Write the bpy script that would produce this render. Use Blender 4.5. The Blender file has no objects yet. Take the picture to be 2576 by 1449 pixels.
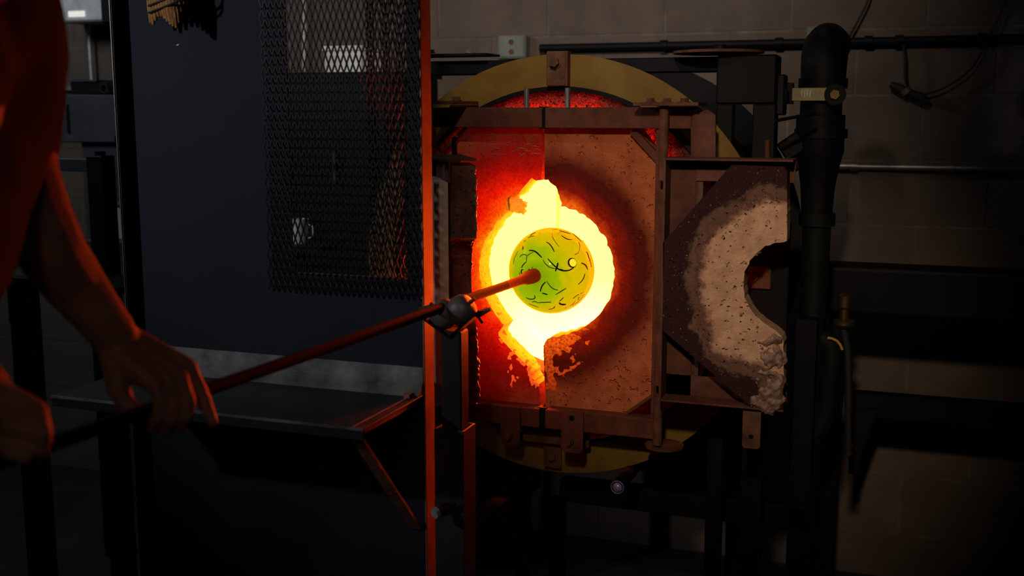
import bpy, bmesh, math, random
from mathutils import Vector, Matrix, noise
from mathutils.geometry import tessellate_polygon
R = math.radians
random.seed(7)
sc = bpy.context.scene
COL = sc.collection

# ------------------------------------------------------------------ camera, world, exposure, lights
FPX, CX, CY = 2800.0, 1288.0, 724.5
YAW, PITCH, CAMZ = R(20), R(9), 1.5
fwd = Vector((-math.sin(YAW)*math.cos(PITCH), math.cos(YAW)*math.cos(PITCH), -math.sin(PITCH)))
rgt = Vector((math.cos(YAW), math.sin(YAW), 0))
upv = rgt.cross(fwd)
CAM = Vector((0, 0, CAMZ))
cd = bpy.data.cameras.new('camera'); cam = bpy.data.objects.new('camera', cd); COL.objects.link(cam)
cam.matrix_world = Matrix.Translation(CAM) @ Matrix((rgt, upv, -fwd)).transposed().to_4x4()
cd.sensor_width = 36.0; cd.lens = FPX*36/2576
cd.clip_start = 0.05; cd.clip_end = 60
cd.dof.use_dof = True; cd.dof.focus_distance = 2.58; cd.dof.aperture_fstop = 2.8
sc.camera = cam
w = bpy.data.worlds.new('world'); sc.world = w; w.use_nodes = True
w.node_tree.nodes['Background'].inputs[0].default_value = (0.45, 0.55, 1.0, 1)
w.node_tree.nodes['Background'].inputs[1].default_value = 0.008
sc.view_settings.view_transform = 'Standard'; sc.view_settings.look = 'None'
sc.view_settings.gamma = 1.0; sc.view_settings.exposure = 0.0
sc.view_settings.use_curve_mapping = False
GLOW = (95.0, 6.6, 0.38)            # radiance of the incandescent chamber

def spot(name, loc, target, power, size, blend, color, radius):
    l = bpy.data.lights.new(name, 'SPOT'); l.energy = power; l.spot_size = R(size); l.spot_blend = blend
    l.color = color; l.shadow_soft_size = radius
    o = bpy.data.objects.new(name, l); COL.objects.link(o); o.location = loc
    o.rotation_euler = (Vector(target)-Vector(loc)).to_track_quat('-Z', 'Y').to_euler(); return o
spot('left_spot_lamp', (-3.1, -0.2, 2.4), (-1.25, 2.1, 1.72), 95, 46, 1.0, (0.93, 0.93, 1.0), 0.05)
spot('ceiling_spot_lamp', (-.55, 1.1, 2.7), (-1.2, 3.65, 2.0), 125, 62, 1.0, (1.0, 0.84, 0.72), 0.06)
spot('side_fill_spot', (-0.1, -0.5, 2.6), (-0.40, 2.4, 1.25), 165, 24, 1.0, (1.0, 0.76, 0.56), 0.08)  # fill spot added to brighten the open right door
spot('hand_fill_spot', (-.2, -.8, 2.4), (-.78, 1.2, 1.17), 7, 24, 1.0, (1.0, .82, .66), 0.1)  # unseen fill behind the camera, added to lift the hand
al = bpy.data.lights.new('left_wall_fill', 'AREA'); al.energy = 8; al.size = 0.5; al.color = (0.85, 0.93, 1.0)  # area fill added to brighten the white box and wall at left
ao = bpy.data.objects.new('left_wall_fill', al); COL.objects.link(ao); ao.location = (-3.3, 2.2, 2.6)
ao.rotation_euler = (Vector((-2.7, 3.4, 1.6))-Vector((-3.3, 2.2, 2.6))).to_track_quat('-Z', 'Y').to_euler()

# ------------------------------------------------------------------ helpers
def ray(px, py): return fwd + rgt*((px-CX)/FPX) + upv*((CY-py)/FPX)
def P(px, py, Y):
    d = ray(px, py); return CAM + d*(Y/d.y)
def PX(px, py, X):
    d = ray(px, py); return CAM + d*(X/d.x)
def PZ(px, py, z):
    d = ray(px, py); return CAM + d*((z-CAMZ)/d.z)
def Q(px, py, depth): return CAM + ray(px, py)*depth

WL = {}
def link(o, parent=None, loc=None):
    COL.objects.link(o)
    if parent is not None:
        o.parent = parent
        o.matrix_parent_inverse = Matrix.Translation(-WL[parent])
    return o
def thing(name, label, cat, loc, group=None):
    o = bpy.data.objects.new(name, None); o.empty_display_size = 0.05
    COL.objects.link(o); o.location = loc; WL[o] = Vector(loc)
    o['label'] = label; o['category'] = cat
    if group: o['group'] = group
    return o
def tag(o, label, cat, group=None):
    o['label'] = label; o['category'] = cat
    if group: o['group'] = group
    return o
def obj(name, bm, mat, parent=None, bevel=0, label=None, kind=None, recalc=True, seg=1):
    if recalc: bmesh.ops.recalc_face_normals(bm, faces=bm.faces[:])
    if not bm.verts: raise RuntimeError('empty mesh '+name)
    for e in bm.edges:
        if len(e.link_faces) == 2 and e.calc_face_angle(0) > R(42): e.smooth = False
    lo = Vector((min(v.co.x for v in bm.verts), min(v.co.y for v in bm.verts), min(v.co.z for v in bm.verts)))
    hi = Vector((max(v.co.x for v in bm.verts), max(v.co.y for v in bm.verts), max(v.co.z for v in bm.verts)))
    c = (lo+hi)/2
    for v in bm.verts: v.co -= c
    me = bpy.data.meshes.new(name); bm.to_mesh(me); bm.free()
    me.materials.append(mat)
    o = bpy.data.objects.new(name, me); o.location = c; WL[o] = c
    link(o, parent)
    if bevel:
        m = o.modifiers.new('bevel', 'BEVEL'); m.width = bevel; m.segments = seg; m.limit_method = 'ANGLE'; m.angle_limit = R(40)
    if label: o['label'] = label
    if kind: o['kind'] = kind
    return o
def NB(): return bmesh.new()
def box(bm, x0, x1, y0, y1, z0, z1):
    vs = [bm.verts.new((x, y, z)) for x in (x0, x1) for y in (y0, y1) for z in (z0, z1)]
    for f in ((0,1,3,2),(4,6,7,5),(0,4,5,1),(2,3,7,6),(0,2,6,4),(1,5,7,3)): bm.faces.new([vs[i] for i in f])
    return bm
def bar(bm, a, b, w, h, side=None):
    """rectangular bar from a to b; w along 'side', h across"""
    a, b = Vector(a), Vector(b); d = (b-a).normalized()
    s = Vector(side) if side else (Vector((0,0,1)) if abs(d.z) < .9 else Vector((1,0,0)))
    s = (s - d*s.dot(d)).normalized(); t = d.cross(s)
    vs = []
    for p in (a, b):
        for (i, j) in ((-1,-1),(1,-1),(1,1),(-1,1)): vs.append(bm.verts.new(p + s*(w/2*i) + t*(h/2*j)))
    for f in ((3,2,1,0),(4,5,6,7),(0,1,5,4),(1,2,6,5),(2,3,7,6),(3,0,4,7)): bm.faces.new([vs[i] for i in f])
    return bm
def cyl(bm, a, b, r, r2=None, n=20, caps=True):
    a, b = Vector(a), Vector(b); d = (b-a).normalized(); r2 = r if r2 is None else r2
    s = d.orthogonal().normalized(); t = d.cross(s)
    A = []; B = []
    for i in range(n):
        q = 2*math.pi*i/n; k = s*math.cos(q)+t*math.sin(q)
        A.append(bm.verts.new(a+k*r)); B.append(bm.verts.new(b+k*r2))
    for i in range(n):
        f = bm.faces.new((A[i], A[(i+1)%n], B[(i+1)%n], B[i])); f.smooth = True
    if caps:
        bm.faces.new(A[::-1]); bm.faces.new(B)
    return bm
def tube(bm, pts, r, n=10, rs=None):
    pts = [Vector(p) for p in pts]; prev = None; rings = []
    s = None
    for i, p in enumerate(pts):
        d = (pts[min(i+1, len(pts)-1)] - pts[max(i-1, 0)]).normalized()
        s = d.orthogonal().normalized() if s is None else (s - d*s.dot(d)).normalized()
        t = d.cross(s); rr = rs[i] if rs else r
        rings.append([bm.verts.new(p + (s*math.cos(2*math.pi*k/n)+t*math.sin(2*math.pi*k/n))*rr) for k in range(n)])
    for A, B in zip(rings, rings[1:]):
        for k in range(n):
            f = bm.faces.new((A[k], A[(k+1)%n], B[(k+1)%n], B[k])); f.smooth = True
    bm.faces.new(rings[0][::-1]); bm.faces.new(rings[-1])
    return bm
def lathe(bm, prof, a, d, n=32, close=False):
    """prof = [(distance along d, radius)]"""
    a, d = Vector(a), Vector(d).normalized(); s = d.orthogonal().normalized(); t = d.cross(s); rings = []
    for (h, r) in prof:
        if r < 1e-6: rings.append([bm.verts.new(a+d*h)]); continue
        rings.append([bm.verts.new(a+d*h+(s*math.cos(2*math.pi*k/n)+t*math.sin(2*math.pi*k/n))*r) for k in range(n)])
    prs = list(zip(rings, rings[1:]))
    if close: prs.append((rings[-1], rings[0]))
    for A, B in prs:
        for k in range(n):
            k2 = (k+1)%n
            if len(A) == 1 and len(B) == 1: continue
            if len(A) == 1: f = bm.faces.new((A[0], B[k2], B[k]))
            elif len(B) == 1: f = bm.faces.new((A[k], A[k2], B[0]))
            else: f = bm.faces.new((A[k], A[k2], B[k2], B[k]))
            f.smooth = True
    if not close:
        if len(rings[0]) > 1: bm.faces.new(rings[0][::-1])
        if len(rings[-1]) > 1: bm.faces.new(rings[-1])
    return bm
def prism(bm, pts, off):
    """closed polygon pts (3D) pushed by vector off; concave safe"""
    off = Vector(off); A = [bm.verts.new(p) for p in pts]; B = [bm.verts.new(Vector(p)+off) for p in pts]
    n = len(pts)
    for i in range(n): bm.faces.new((A[i], B[i], B[(i+1)%n], A[(i+1)%n]))
    for t in tessellate_polygon([[Vector(p) for p in pts]]):
        try: bm.faces.new([A[i] for i in t]); bm.faces.new([B[i] for i in t[::-1]])
        except ValueError: pass
    return bm
def blob(bm, c, r, amp=.3, fr=40, sub=3, squash=(1,1,1)):
    res = bmesh.ops.create_icosphere(bm, subdivisions=sub, radius=1.0)
    for v in res['verts']:
        k = 1+amp*noise.noise(v.co*1.7+Vector(c)*fr)+amp*.5*noise.noise(v.co*4+Vector(c)*fr)
        v.co = Vector(c)+Vector((v.co.x*r*squash[0]*k, v.co.y*r*squash[1]*k, v.co.z*r*squash[2]*k))
        for f in v.link_faces: f.smooth = True
    return bm
def hexbolt(name, c, d, r, mat, parent, label=None, h=.4, washer=True):
    bm = NB(); c = Vector(c); d = Vector(d).normalized()
    if washer: cyl(bm, c, c+d*r*.15, r*1.3, n=20)
    cyl(bm, c+d*r*.15, c+d*r*(h+.5), r, r*.93, n=6)
    for f in bm.faces: f.smooth = False
    return obj(name, bm, mat, parent, label=label)

def remeshed(name, bm, m, parent, vox, smooth=4):
    o = obj(name, bm, m, parent)
    md = o.modifiers.new('r', 'REMESH'); md.mode = 'VOXEL'; md.voxel_size = vox; md.use_smooth_shade = True
    s = o.modifiers.new('s', 'SMOOTH'); s.iterations = smooth; s.factor = .5
    dg = bpy.context.evaluated_depsgraph_get(); me = bpy.data.meshes.new_from_object(o.evaluated_get(dg))
    old = o.data; o.modifiers.clear(); o.data = me; me.materials.clear(); me.materials.append(m)
    for p in me.polygons: p.use_smooth = True
    return o

# ------------------------------------------------------------------ materials
def NT(name):
    m = bpy.data.materials.new(name); m.use_nodes = True; nt = m.node_tree
    return m, nt, nt.nodes['Principled BSDF']
def N(nt, t, **kw):
    n = nt.nodes.new(t)
    for k, v in kw.items():
        if k in n.inputs: n.inputs[k].default_value = v
        else: setattr(n, k, v)
    return n
def mat(name, c, rough=.6, metal=0.0, c2=None, scale=12, bump=.15, bscale=60, spec=.5, spots=None):
    m, nt, b = NT(name)
    b.inputs['Roughness'].default_value = rough; b.inputs['Metallic'].default_value = metal
    b.inputs['Specular IOR Level'].default_value = spec
    tc = N(nt, 'ShaderNodeTexCoord')
    geo = N(nt, 'ShaderNodeNewGeometry')
    n1 = N(nt, 'ShaderNodeTexNoise', Scale=scale, Detail=6.0, Roughness=.62)
    nt.links.new(geo.outputs['Position'], n1.inputs['Vector'])
    cr = N(nt, 'ShaderNodeValToRGB')
    c2 = c2 or tuple(x*.6 for x in c)
    cr.color_ramp.elements[0].position = .35; cr.color_ramp.elements[1].position = .65
    cr.color_ramp.elements[0].color = (*c2, 1); cr.color_ramp.elements[1].color = (*c, 1)
    nt.links.new(n1.outputs['Fac'], cr.inputs['Fac'])
    out = cr.outputs['Color']
    if spots:
        col, sscale, th = spots
        v = N(nt, 'ShaderNodeTexNoise', Scale=sscale, Detail=2.0)
        nt.links.new(geo.outputs['Position'], v.inputs['Vector'])
        r2 = N(nt, 'ShaderNodeValToRGB'); r2.color_ramp.elements[0].position = th; r2.color_ramp.elements[1].position = th+.03
        nt.links.new(v.outputs['Fac'], r2.inputs['Fac'])
        mx = N(nt, 'ShaderNodeMixRGB'); mx.inputs['Color2'].default_value = (*col, 1)
        nt.links.new(r2.outputs['Color'], mx.inputs['Fac']); nt.links.new(out, mx.inputs['Color1']); out = mx.outputs['Color']
    nt.links.new(out, b.inputs['Base Color'])
    if bump:
        n2 = N(nt, 'ShaderNodeTexNoise', Scale=bscale, Detail=5.0, Roughness=.6)
        nt.links.new(geo.outputs['Position'], n2.inputs['Vector'])
        bp = N(nt, 'ShaderNodeBump', Strength=bump, Distance=.004)
        nt.links.new(n2.outputs['Fac'], bp.inputs['Height']); nt.links.new(bp.outputs['Normal'], b.inputs['Normal'])
    return m
def emit(name, col):
    m, nt, b = NT(name); nt.nodes.remove(b)
    e = N(nt, 'ShaderNodeEmission'); e.inputs[0].default_value = (*col, 1); e.inputs[1].default_value = 1
    nt.links.new(e.outputs[0], nt.nodes['Material Output'].inputs[0]); return m

M = {}
M['block'] = mat('painted_block', (.135,.105,.083), .9, c2=(.10,.078,.06), scale=6, bump=.5, bscale=90, spec=.2)
M['mortar'] = mat('mortar', (.17,.14,.115), .95, bump=.3, spec=.1)
M['floor'] = mat('concrete_floor', (.035,.032,.03), .8, c2=(.022,.02,.02), scale=3, bump=.2, spec=.2)
M['plain'] = mat('dark_plaster', (.04,.036,.034), .9)
M['shield'] = mat('dark_blue_grey_sheet_steel', (.028,.031,.043), .75, c2=(.024,.027,.037), scale=3, bump=.12, bscale=500, spec=.15)
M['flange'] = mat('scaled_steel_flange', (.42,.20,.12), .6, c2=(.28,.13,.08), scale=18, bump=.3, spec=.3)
M['mesh'] = mat('black_expanded_metal', (.012,.011,.013), .5, bump=0, spec=.2)
M['shelf'] = mat('galvanised_tray', (.34,.34,.31), .45, .3, c2=(.08,.08,.08), scale=9, bump=.2, spec=.5)
M['shelf_dark'] = mat('dark_tray_steel', (.02,.021,.024), .6, .2, bump=.1)
M['black'] = mat('black_steel', (.004,.0043,.006), .6, bump=.15, spec=.16)
M['rust'] = mat('heat_scaled_steel', (.135,.048,.026), .75, c2=(.075,.026,.015), scale=22, bump=.4, spec=.25)
M['rust2'] = mat('brown_oxidised_steel', (.15,.065,.03), .7, c2=(.07,.03,.018), scale=30, bump=.35, spec=.25)
M['yellow'] = mat('ochre_painted_ring', (.20,.12,.017), .6, c2=(.15,.085,.014), scale=14, bump=.15, spec=.25)
M['wool'] = mat('ceramic_fibre', (.55,.45,.4), .95, c2=(.3,.22,.2), scale=60, bump=1.0, bscale=160, spec=.05)
M['pale'] = mat('pale_insulating_board', (.75,.62,.48), .9, c2=(.6,.48,.34), scale=8, bump=.3, spec=.1, spots=((.1,.07,.05), 160, .76))
M['steel'] = mat('worn_steel', (.32,.31,.3), .4, .7, bump=.1)
M['roller'] = mat('grey_cast_roller', (.16,.145,.14), .5, .2, bump=.1)
M['brass'] = mat('dull_brass', (.14,.095,.03), .45, .8, bump=.1)
M['greenpipe'] = mat('dark_green_pipe', (.005,.009,.008), .6, bump=.1, spec=.15)
M['pipe'] = mat('blowpipe_steel', (.010,.004,.003), .7, .0, bump=.1, spec=.15)
M['box'] = mat('pale_green_box', (.19,.215,.185), .7, bump=.1)
M['white'] = mat('white_enamel', (.8,.82,.8), .6, bump=0)
M['cabinet'] = mat('blue_grey_cabinet', (.045,.048,.058), .6, bump=.1)
M['straw'] = mat('broom_straw', (.62,.34,.12), .8, c2=(.4,.18,.06), scale=120, bump=.6, bscale=300, spec=.1)
M['cord'] = mat('black_cord', (.01,.01,.011), .7, bump=0)
M['redcord'] = mat('dark_red_cord', (.06,.008,.01), .7, bump=0)
M['skin'] = mat('tanned_skin', (.36,.17,.11), .55, c2=(.26,.115,.075), scale=14, bump=.3, bscale=90, spec=.3)
M['shirt'] = mat('olive_work_shirt', (.075,.068,.040), .9, c2=(.05,.045,.03), scale=10, bump=.4, bscale=300, spec=.05)
M['trousers'] = mat('black_work_trousers', (.008,.008,.010), .95, bump=.3, spec=.05)
M['hair'] = mat('dark_hair', (.02,.013,.01), .6, bump=.6, bscale=300)
M['slag'] = mat('melted_glass_crust', (.30,.165,.10), .35, c2=(.10,.06,.04), scale=60, bump=.8, bscale=130, spec=.5)
M['thread'] = mat('dark_glass_thread', (.006,.001,.001), .3, bump=0, spec=.3)
M['chamber'] = None

def chamber_mat():
    m, nt, b = NT('incandescent_chamber_lining'); nt.nodes.remove(b)
    geo = N(nt, 'ShaderNodeNewGeometry'); n1 = N(nt, 'ShaderNodeTexNoise', Scale=7.0, Detail=3.0)
    nt.links.new(geo.outputs['Position'], n1.inputs['Vector'])
    sep = N(nt, 'ShaderNodeSeparateXYZ'); nt.links.new(geo.outputs['Position'], sep.inputs[0])
    mr = N(nt, 'ShaderNodeMapRange'); mr.inputs['From Min'].default_value = 1.02; mr.inputs['From Max'].default_value = .86
    nt.links.new(sep.outputs['Z'], mr.inputs['Value'])
    mul = N(nt, 'ShaderNodeMath', operation='MULTIPLY'); nt.links.new(mr.outputs[0], mul.inputs[0]); nt.links.new(n1.outputs['Fac'], mul.inputs[1])
    mx = N(nt, 'ShaderNodeMixRGB'); mx.inputs['Color1'].default_value = (*GLOW, 1); mx.inputs['Color2'].default_value = (95, 7.5, 1.3, 1)
    nt.links.new(mul.outputs[0], mx.inputs['Fac'])
    e = N(nt, 'ShaderNodeEmission'); nt.links.new(mx.outputs[0], e.inputs[0])
    nt.links.new(e.outputs[0], nt.nodes['Material Output'].inputs[0]); return m
M['chamber'] = chamber_mat()

HC = Vector((-.826, 2.5, 1.13)); HR = .169       # centre and radius of the working hole
def refractory(name, base, base2, center, hot=None, hs=120.0, hr=(.55,1.35), nzamp=.09, soot=None, pits=.66, paler=None, bump=.9):
    """castable refractory. hot=(r0, r1, strength): red heat, lens bloom and leak light around the hole, put in as emission.
    soot=(colour, inner radius, outer radius): deposit ring around center (y ignored)."""
    m, nt, b = NT(name); b.inputs['Roughness'].default_value = .9; b.inputs['Specular IOR Level'].default_value = .12
    L = nt.links.new
    geo = N(nt, 'ShaderNodeNewGeometry')
    sub = N(nt, 'ShaderNodeVectorMath', operation='SUBTRACT'); sub.inputs[1].default_value = center
    L(geo.outputs['Position'], sub.inputs[0])
    flat = N(nt, 'ShaderNodeVectorMath', operation='MULTIPLY'); flat.inputs[1].default_value = (1, .0, 1)
    L(sub.outputs[0], flat.inputs[0])
    ln = N(nt, 'ShaderNodeVectorMath', operation='LENGTH'); L(flat.outputs[0], ln.inputs[0])
    nz = N(nt, 'ShaderNodeTexNoise', Scale=9.0, Detail=7.0, Roughness=.65); L(geo.outputs['Position'], nz.inputs['Vector'])
    nm = N(nt, 'ShaderNodeMath', operation='MULTIPLY_ADD'); nm.inputs[1].default_value = nzamp; nm.inputs[2].default_value = -nzamp/2
    L(nz.outputs['Fac'], nm.inputs[0])
    dist = N(nt, 'ShaderNodeMath', operation='ADD'); L(ln.outputs['Value'], dist.inputs[0]); L(nm.outputs[0], dist.inputs[1])
    n1 = N(nt, 'ShaderNodeTexNoise', Scale=22.0, Detail=6.0, Roughness=.7); L(geo.outputs['Position'], n1.inputs['Vector'])
    cr = N(nt, 'ShaderNodeValToRGB'); cr.color_ramp.elements[0].position = .38; cr.color_ramp.elements[1].position = .62
    cr.color_ramp.elements[0].color = (*base2, 1); cr.color_ramp.elements[1].color = (*base, 1)
    L(n1.outputs['Fac'], cr.inputs['Fac']); out = cr.outputs[0]
    if soot:
        for (scol, r0, r1, r2, r3) in soot:
            s = N(nt, 'ShaderNodeValToRGB'); e = s.color_ramp.elements; e[0].position = max(r0, 0); e[0].color = (0,0,0,1)
            e[1].position = r1; e[1].color = (1,1,1,1)
            x = e.new(r2); x.color = (1,1,1,1); x = e.new(r3); x.color = (0,0,0,1)
            L(dist.outputs[0], s.inputs['Fac'])
            mx = N(nt, 'ShaderNodeMixRGB'); mx.inputs['Color2'].default_value = (*scol, 1)
            L(s.outputs[0], mx.inputs['Fac']); L(out, mx.inputs['Color1']); out = mx.outputs[0]
    # pale specks of spattered glass, dark pits
    for (sc_, th, colr) in ((240, .74, (.36,.22,.15)), (130, .70, (.03,.018,.012))):
        v = N(nt, 'ShaderNodeTexNoise', Scale=float(sc_), Detail=1.0); L(geo.outputs['Position'], v.inputs['Vector'])
        r2_ = N(nt, 'ShaderNodeValToRGB'); r2_.color_ramp.elements[0].position = th; r2_.color_ramp.elements[1].position = th+.02
        L(v.outputs['Fac'], r2_.inputs['Fac'])
        mx = N(nt, 'ShaderNodeMixRGB'); mx.inputs['Color2'].default_value = (*colr, 1)
        L(r2_.outputs[0], mx.inputs['Fac']); L(out, mx.inputs['Color1']); out = mx.outputs[0]
    L(out, b.inputs['Base Color'])
    n2 = N(nt, 'ShaderNodeTexNoise', Scale=110.0, Detail=6.0, Roughness=.65); L(geo.outputs['Position'], n2.inputs['Vector'])
    n3 = N(nt, 'ShaderNodeTexNoise', Scale=75.0, Detail=1.0); L(geo.outputs['Position'], n3.inputs['Vector'])
    pr = N(nt, 'ShaderNodeMapRange'); pr.inputs['From Min'].default_value = .66; pr.inputs['From Max'].default_value = .72
    pr.inputs['To Max'].default_value = -1.5; L(n3.outputs['Fac'], pr.inputs['Value'])
    ad = N(nt, 'ShaderNodeMath', operation='ADD'); L(n2.outputs['Fac'], ad.inputs[0]); L(pr.outputs[0], ad.inputs[1])
    bp = N(nt, 'ShaderNodeBump', Strength=bump, Distance=.004); L(ad.outputs[0], bp.inputs['Height']); L(bp.outputs[0], b.inputs['Normal'])
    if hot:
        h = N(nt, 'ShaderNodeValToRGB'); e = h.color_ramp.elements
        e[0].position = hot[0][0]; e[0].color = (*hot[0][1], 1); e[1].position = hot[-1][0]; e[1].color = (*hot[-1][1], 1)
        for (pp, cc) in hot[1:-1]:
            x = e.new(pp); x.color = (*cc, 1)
        # painted glow (heat, bloom, leak light) by distance from the hole
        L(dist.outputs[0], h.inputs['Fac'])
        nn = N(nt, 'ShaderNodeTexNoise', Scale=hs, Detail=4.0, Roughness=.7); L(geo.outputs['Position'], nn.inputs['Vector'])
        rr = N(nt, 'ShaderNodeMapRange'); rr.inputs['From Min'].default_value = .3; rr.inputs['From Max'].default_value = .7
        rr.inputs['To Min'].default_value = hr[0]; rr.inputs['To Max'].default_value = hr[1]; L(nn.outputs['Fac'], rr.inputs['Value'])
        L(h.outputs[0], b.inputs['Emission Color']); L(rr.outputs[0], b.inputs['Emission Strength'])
    return m
heat_bloomL = [(.165, (1.0,.22,.003)), (.182, (1.0,.06,.0)), (.205, (.85,.008,.0)), (.25, (.32,.001,0)), (.30, (.12,.0008,.0005)), (.37, (.03,.0003,0)), (.46, (.008,0,0))]  # red heat and lens bloom of the hole, both painted as emission
heat_bloomR = [(.165, (.9,.12,.003)), (.180, (.5,.03,.0)), (.195, (.18,.003,.0)), (.23, (.04,.001,0)), (.30, (.014,.0,0)), (.42, (.004,0,0))]
M['refL'] = refractory('heat_bloom_refractory_left', (.40,.14,.07), (.26,.08,.04), tuple(HC), heat_bloomL, soot=[((.07,.015,.010), .10, .16, .29, .36)])
M['refR'] = refractory('heat_bloom_refractory_right', (.50,.17,.065), (.38,.115,.04), tuple(HC), heat_bloomR, soot=[((.05,.014,.010), .10, .16, .25, .30)])
M['rim'] = refractory('hole_rim_refractory', (.26,.36,.04), (.20,.26,.03), tuple(HC))

# ------------------------------------------------------------------ the room
WY = 3.65; XL, XR, ZT = -4.5, 1.5, 2.8
def struct(name, bm, m, **k):
    o = obj(name, bm, m, **k); o['kind'] = 'structure'; return o
struct('floor', box(NB(), XL, XR, -1.2, WY+.2, -.1, 0), M['floor'])
struct('ceiling', box(NB(), XL, XR, -1.2, WY+.2, ZT, ZT+.1), M['plain'])
struct('wall_left', box(NB(), XL-.1, XL, -1.2, WY+.2, 0, ZT), M['plain'])
wall = struct('wall_back', box(NB(), XL, XR, WY+.0016, WY+.2, 0, ZT), M['mortar'])
bm = box(NB(), -.1955, .1955, 0, .05, -.0955, .0955)
bmesh.ops.recalc_face_normals(bm, faces=bm.faces[:])
full = bpy.data.meshes.new('concrete_block'); bm.to_mesh(full); bm.free(); full.materials.append(M['block'])
row = 0; z = -.05
while z < ZT-.02:
    z0, z1 = max(z, 0), min(z+.2, ZT)
    offx = .2 if abs((round((z-.95)/.2)) % 2) == 0 else 0.0
    x = -4.6+offx-.2 if False else -4.6+offx
    while x < XR:
        x0, x1 = max(x, XL), min(x+.4, XR)
        if x1-x0 > .03:
            o = bpy.data.objects.new('concrete_block', full)
            loc = Vector(((x0+x1)/2, WY+random.uniform(-.0006, .0004), (z0+z1)/2))
            o.location = loc; o.scale = ((x1-x0)/.4, 1, (z1-z0)/.2); WL[o] = loc; link(o, wall)
        x += .4
    z += .2; row += 1

def wallpipe(name, a, b, r, m, label, cat, group=None):
    return tag(obj(name, cyl(NB(), a, b, r, n=14), m), label, cat, group)
zc = 1.715
t = thing('conduit', 'long dark conduit running level along the block wall above the furnace', 'conduit', (-.4, WY-.02, zc))
obj('tube', cyl(NB(), (-1.22, WY-.022, zc-.004), (XR-.02, WY-.022, zc-.004), .013, n=14), M['black'], t)
for px in (1670, 1960, 2185, 2262, 2470):
    p = P(px, 110, WY-.022); obj('pipe_strap', cyl(NB(), (p.x-.012, p.y, zc-.004), (p.x+.012, p.y, zc-.004), .018, n=14), M['black'], t)
t = thing('conduit', 'shiny lower conduit on the block wall right of the black gas pipe', 'conduit', (.2, WY-.02, 1.33))
obj('tube', cyl(NB(), (-.32, WY-.02, 1.332), (XR-.02, WY-.02, 1.332), .011, n=14), M['steel'], t)
for px in (2150, 2390): 
    p = P(px, 420, WY); obj('pipe_strap', cyl(NB(), (p.x-.012, WY-.02, 1.332), (p.x+.012, WY-.02, 1.332), .015, n=14), M['steel'], t)
def jbox(x0, y0, x1, y1, label, depth=.05, m='box', plate=True):
    a = P(x0, y1, WY-depth); b = P(x1, y0, WY-depth)
    t = thing('junction_box', label, 'junction box', ((a.x+b.x)/2, WY, a.z))
    obj('housing', box(NB(), a.x, b.x, WY-depth, WY-.001, a.z, b.z), M[m], t, bevel=.004)
    if plate:
        cx, cz = (a.x+b.x)/2, (a.z+b.z)/2
        obj('cover_plate', box(NB(), a.x+.006, b.x-.006, WY-depth-.003, WY-depth, a.z+.006, b.z-.006), M[m], t, bevel=.002)
        for dz in (.016, -.016): obj('socket', cyl(NB(), (cx, WY-depth-.0045, cz+dz), (cx, WY-depth-.003, cz+dz), .009, n=12), M['rust'], t)
    return t
jbox(1252, 88, 1322, 148, 'pale green socket box on the block wall above the yellow furnace ring')
jbox(2027, 64, 2112, 112, 'grey junction box behind the top of the black gas pipe', plate=False)
def cable(name, pts, r, label, m='cord'):
    # smooth the polyline
    v = [Vector(p) for p in pts]
    for _ in range(2):
        n_ = [v[0]]
        for a, b in zip(v, v[1:]): n_ += [a.lerp(b, .25), a.lerp(b, .75)]
        v = n_+[v[-1]]
    return tag(obj(name, tube(NB(), v, r, 8), M[m]), label, 'cable')
Yc = WY-.03
cable('power_cable', [P(2200,-60,Yc), P(2185,0,Yc), P(2165,40,Yc), P(2140,86,Yc), P(2134,100,Yc)], .0035, 'thin dark cable climbing the wall just right of the gas pipe top')
cable('power_cable', [P(2560,-80,Yc), P(2532,0,Yc), P(2490,90,Yc), P(2455,160,Yc), P(2420,195,Yc), P(2370,225,Yc), P(2325,238,Yc)], .003, 'long slack cable hanging in a curve at the upper right of the wall')
cable('power_cable', [P(2272,112,Yc), P(2278,150,Yc), P(2276,180,Yc), P(2280,212,Yc)], .0045, 'short cable dropping straight from the dark conduit to the plug')
t = thing('power_plug', 'dark plug and coupler hanging from the cable on the wall', 'plug', P(2290,240,Yc))
obj('plug_body', tube(NB(), [P(2240,212,Yc), P(2262,222,Yc), P(2290,236,Yc), P(2318,246,Yc), P(2335,258,Yc)], .012, 12, [.010,.015,.013,.016,.010]), M['cord'], t)
obj('metal_collar', cyl(NB(), P(2276,224,Yc-.004), P(2284,234,Yc-.004), .017, n=12), M['roller'], t)

# ------------------------------------------------------------------ furnace (glory hole)
FUR = thing('glory_hole_furnace', 'round glass reheating furnace with ochre ring and open glowing hole', 'furnace', (-.82, 2.9, 0))
RC = Vector((-.817, 2.57, 1.12))
obj('ring', lathe(NB(), [(0,.44),(0,.515),(.01,.515),(.01,.44)], RC, (0,1,0), 96, True), M['yellow'], FUR, label='ochre painted steel ring')
obj('ring_lip', lathe(NB(), [(-.004,.43),(-.004,.44),(.03,.44),(.03,.43)], RC, (0,1,0), 96, True), M['black'], FUR, label='dark inner lip')
obj('drum', lathe(NB(), [(0,.45),(0,.46),(.55,.46),(.55,.45)], RC+Vector((0,.012,0)), (0,1,0), 72, True), M['rust'], FUR)
obj('back_flange', lathe(NB(), [(0,.0),(0,.53),(.012,.53),(.012,.0)], RC+Vector((.0,.56,0)), (0,1,0), 72), M['black'], FUR)
bm = lathe(NB(), [(.030,.262),(.022,.30),(.020,.35),(.018,.38),(.014,.40),(.012,.415),(.012,.436),(.10,.445),(.12,.262)], Vector((HC.x, 2.57, 1.115)), (0,1,0), 120, True)
for v in bm.verts: v.co.y += .004*noise.noise(v.co*60)
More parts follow.
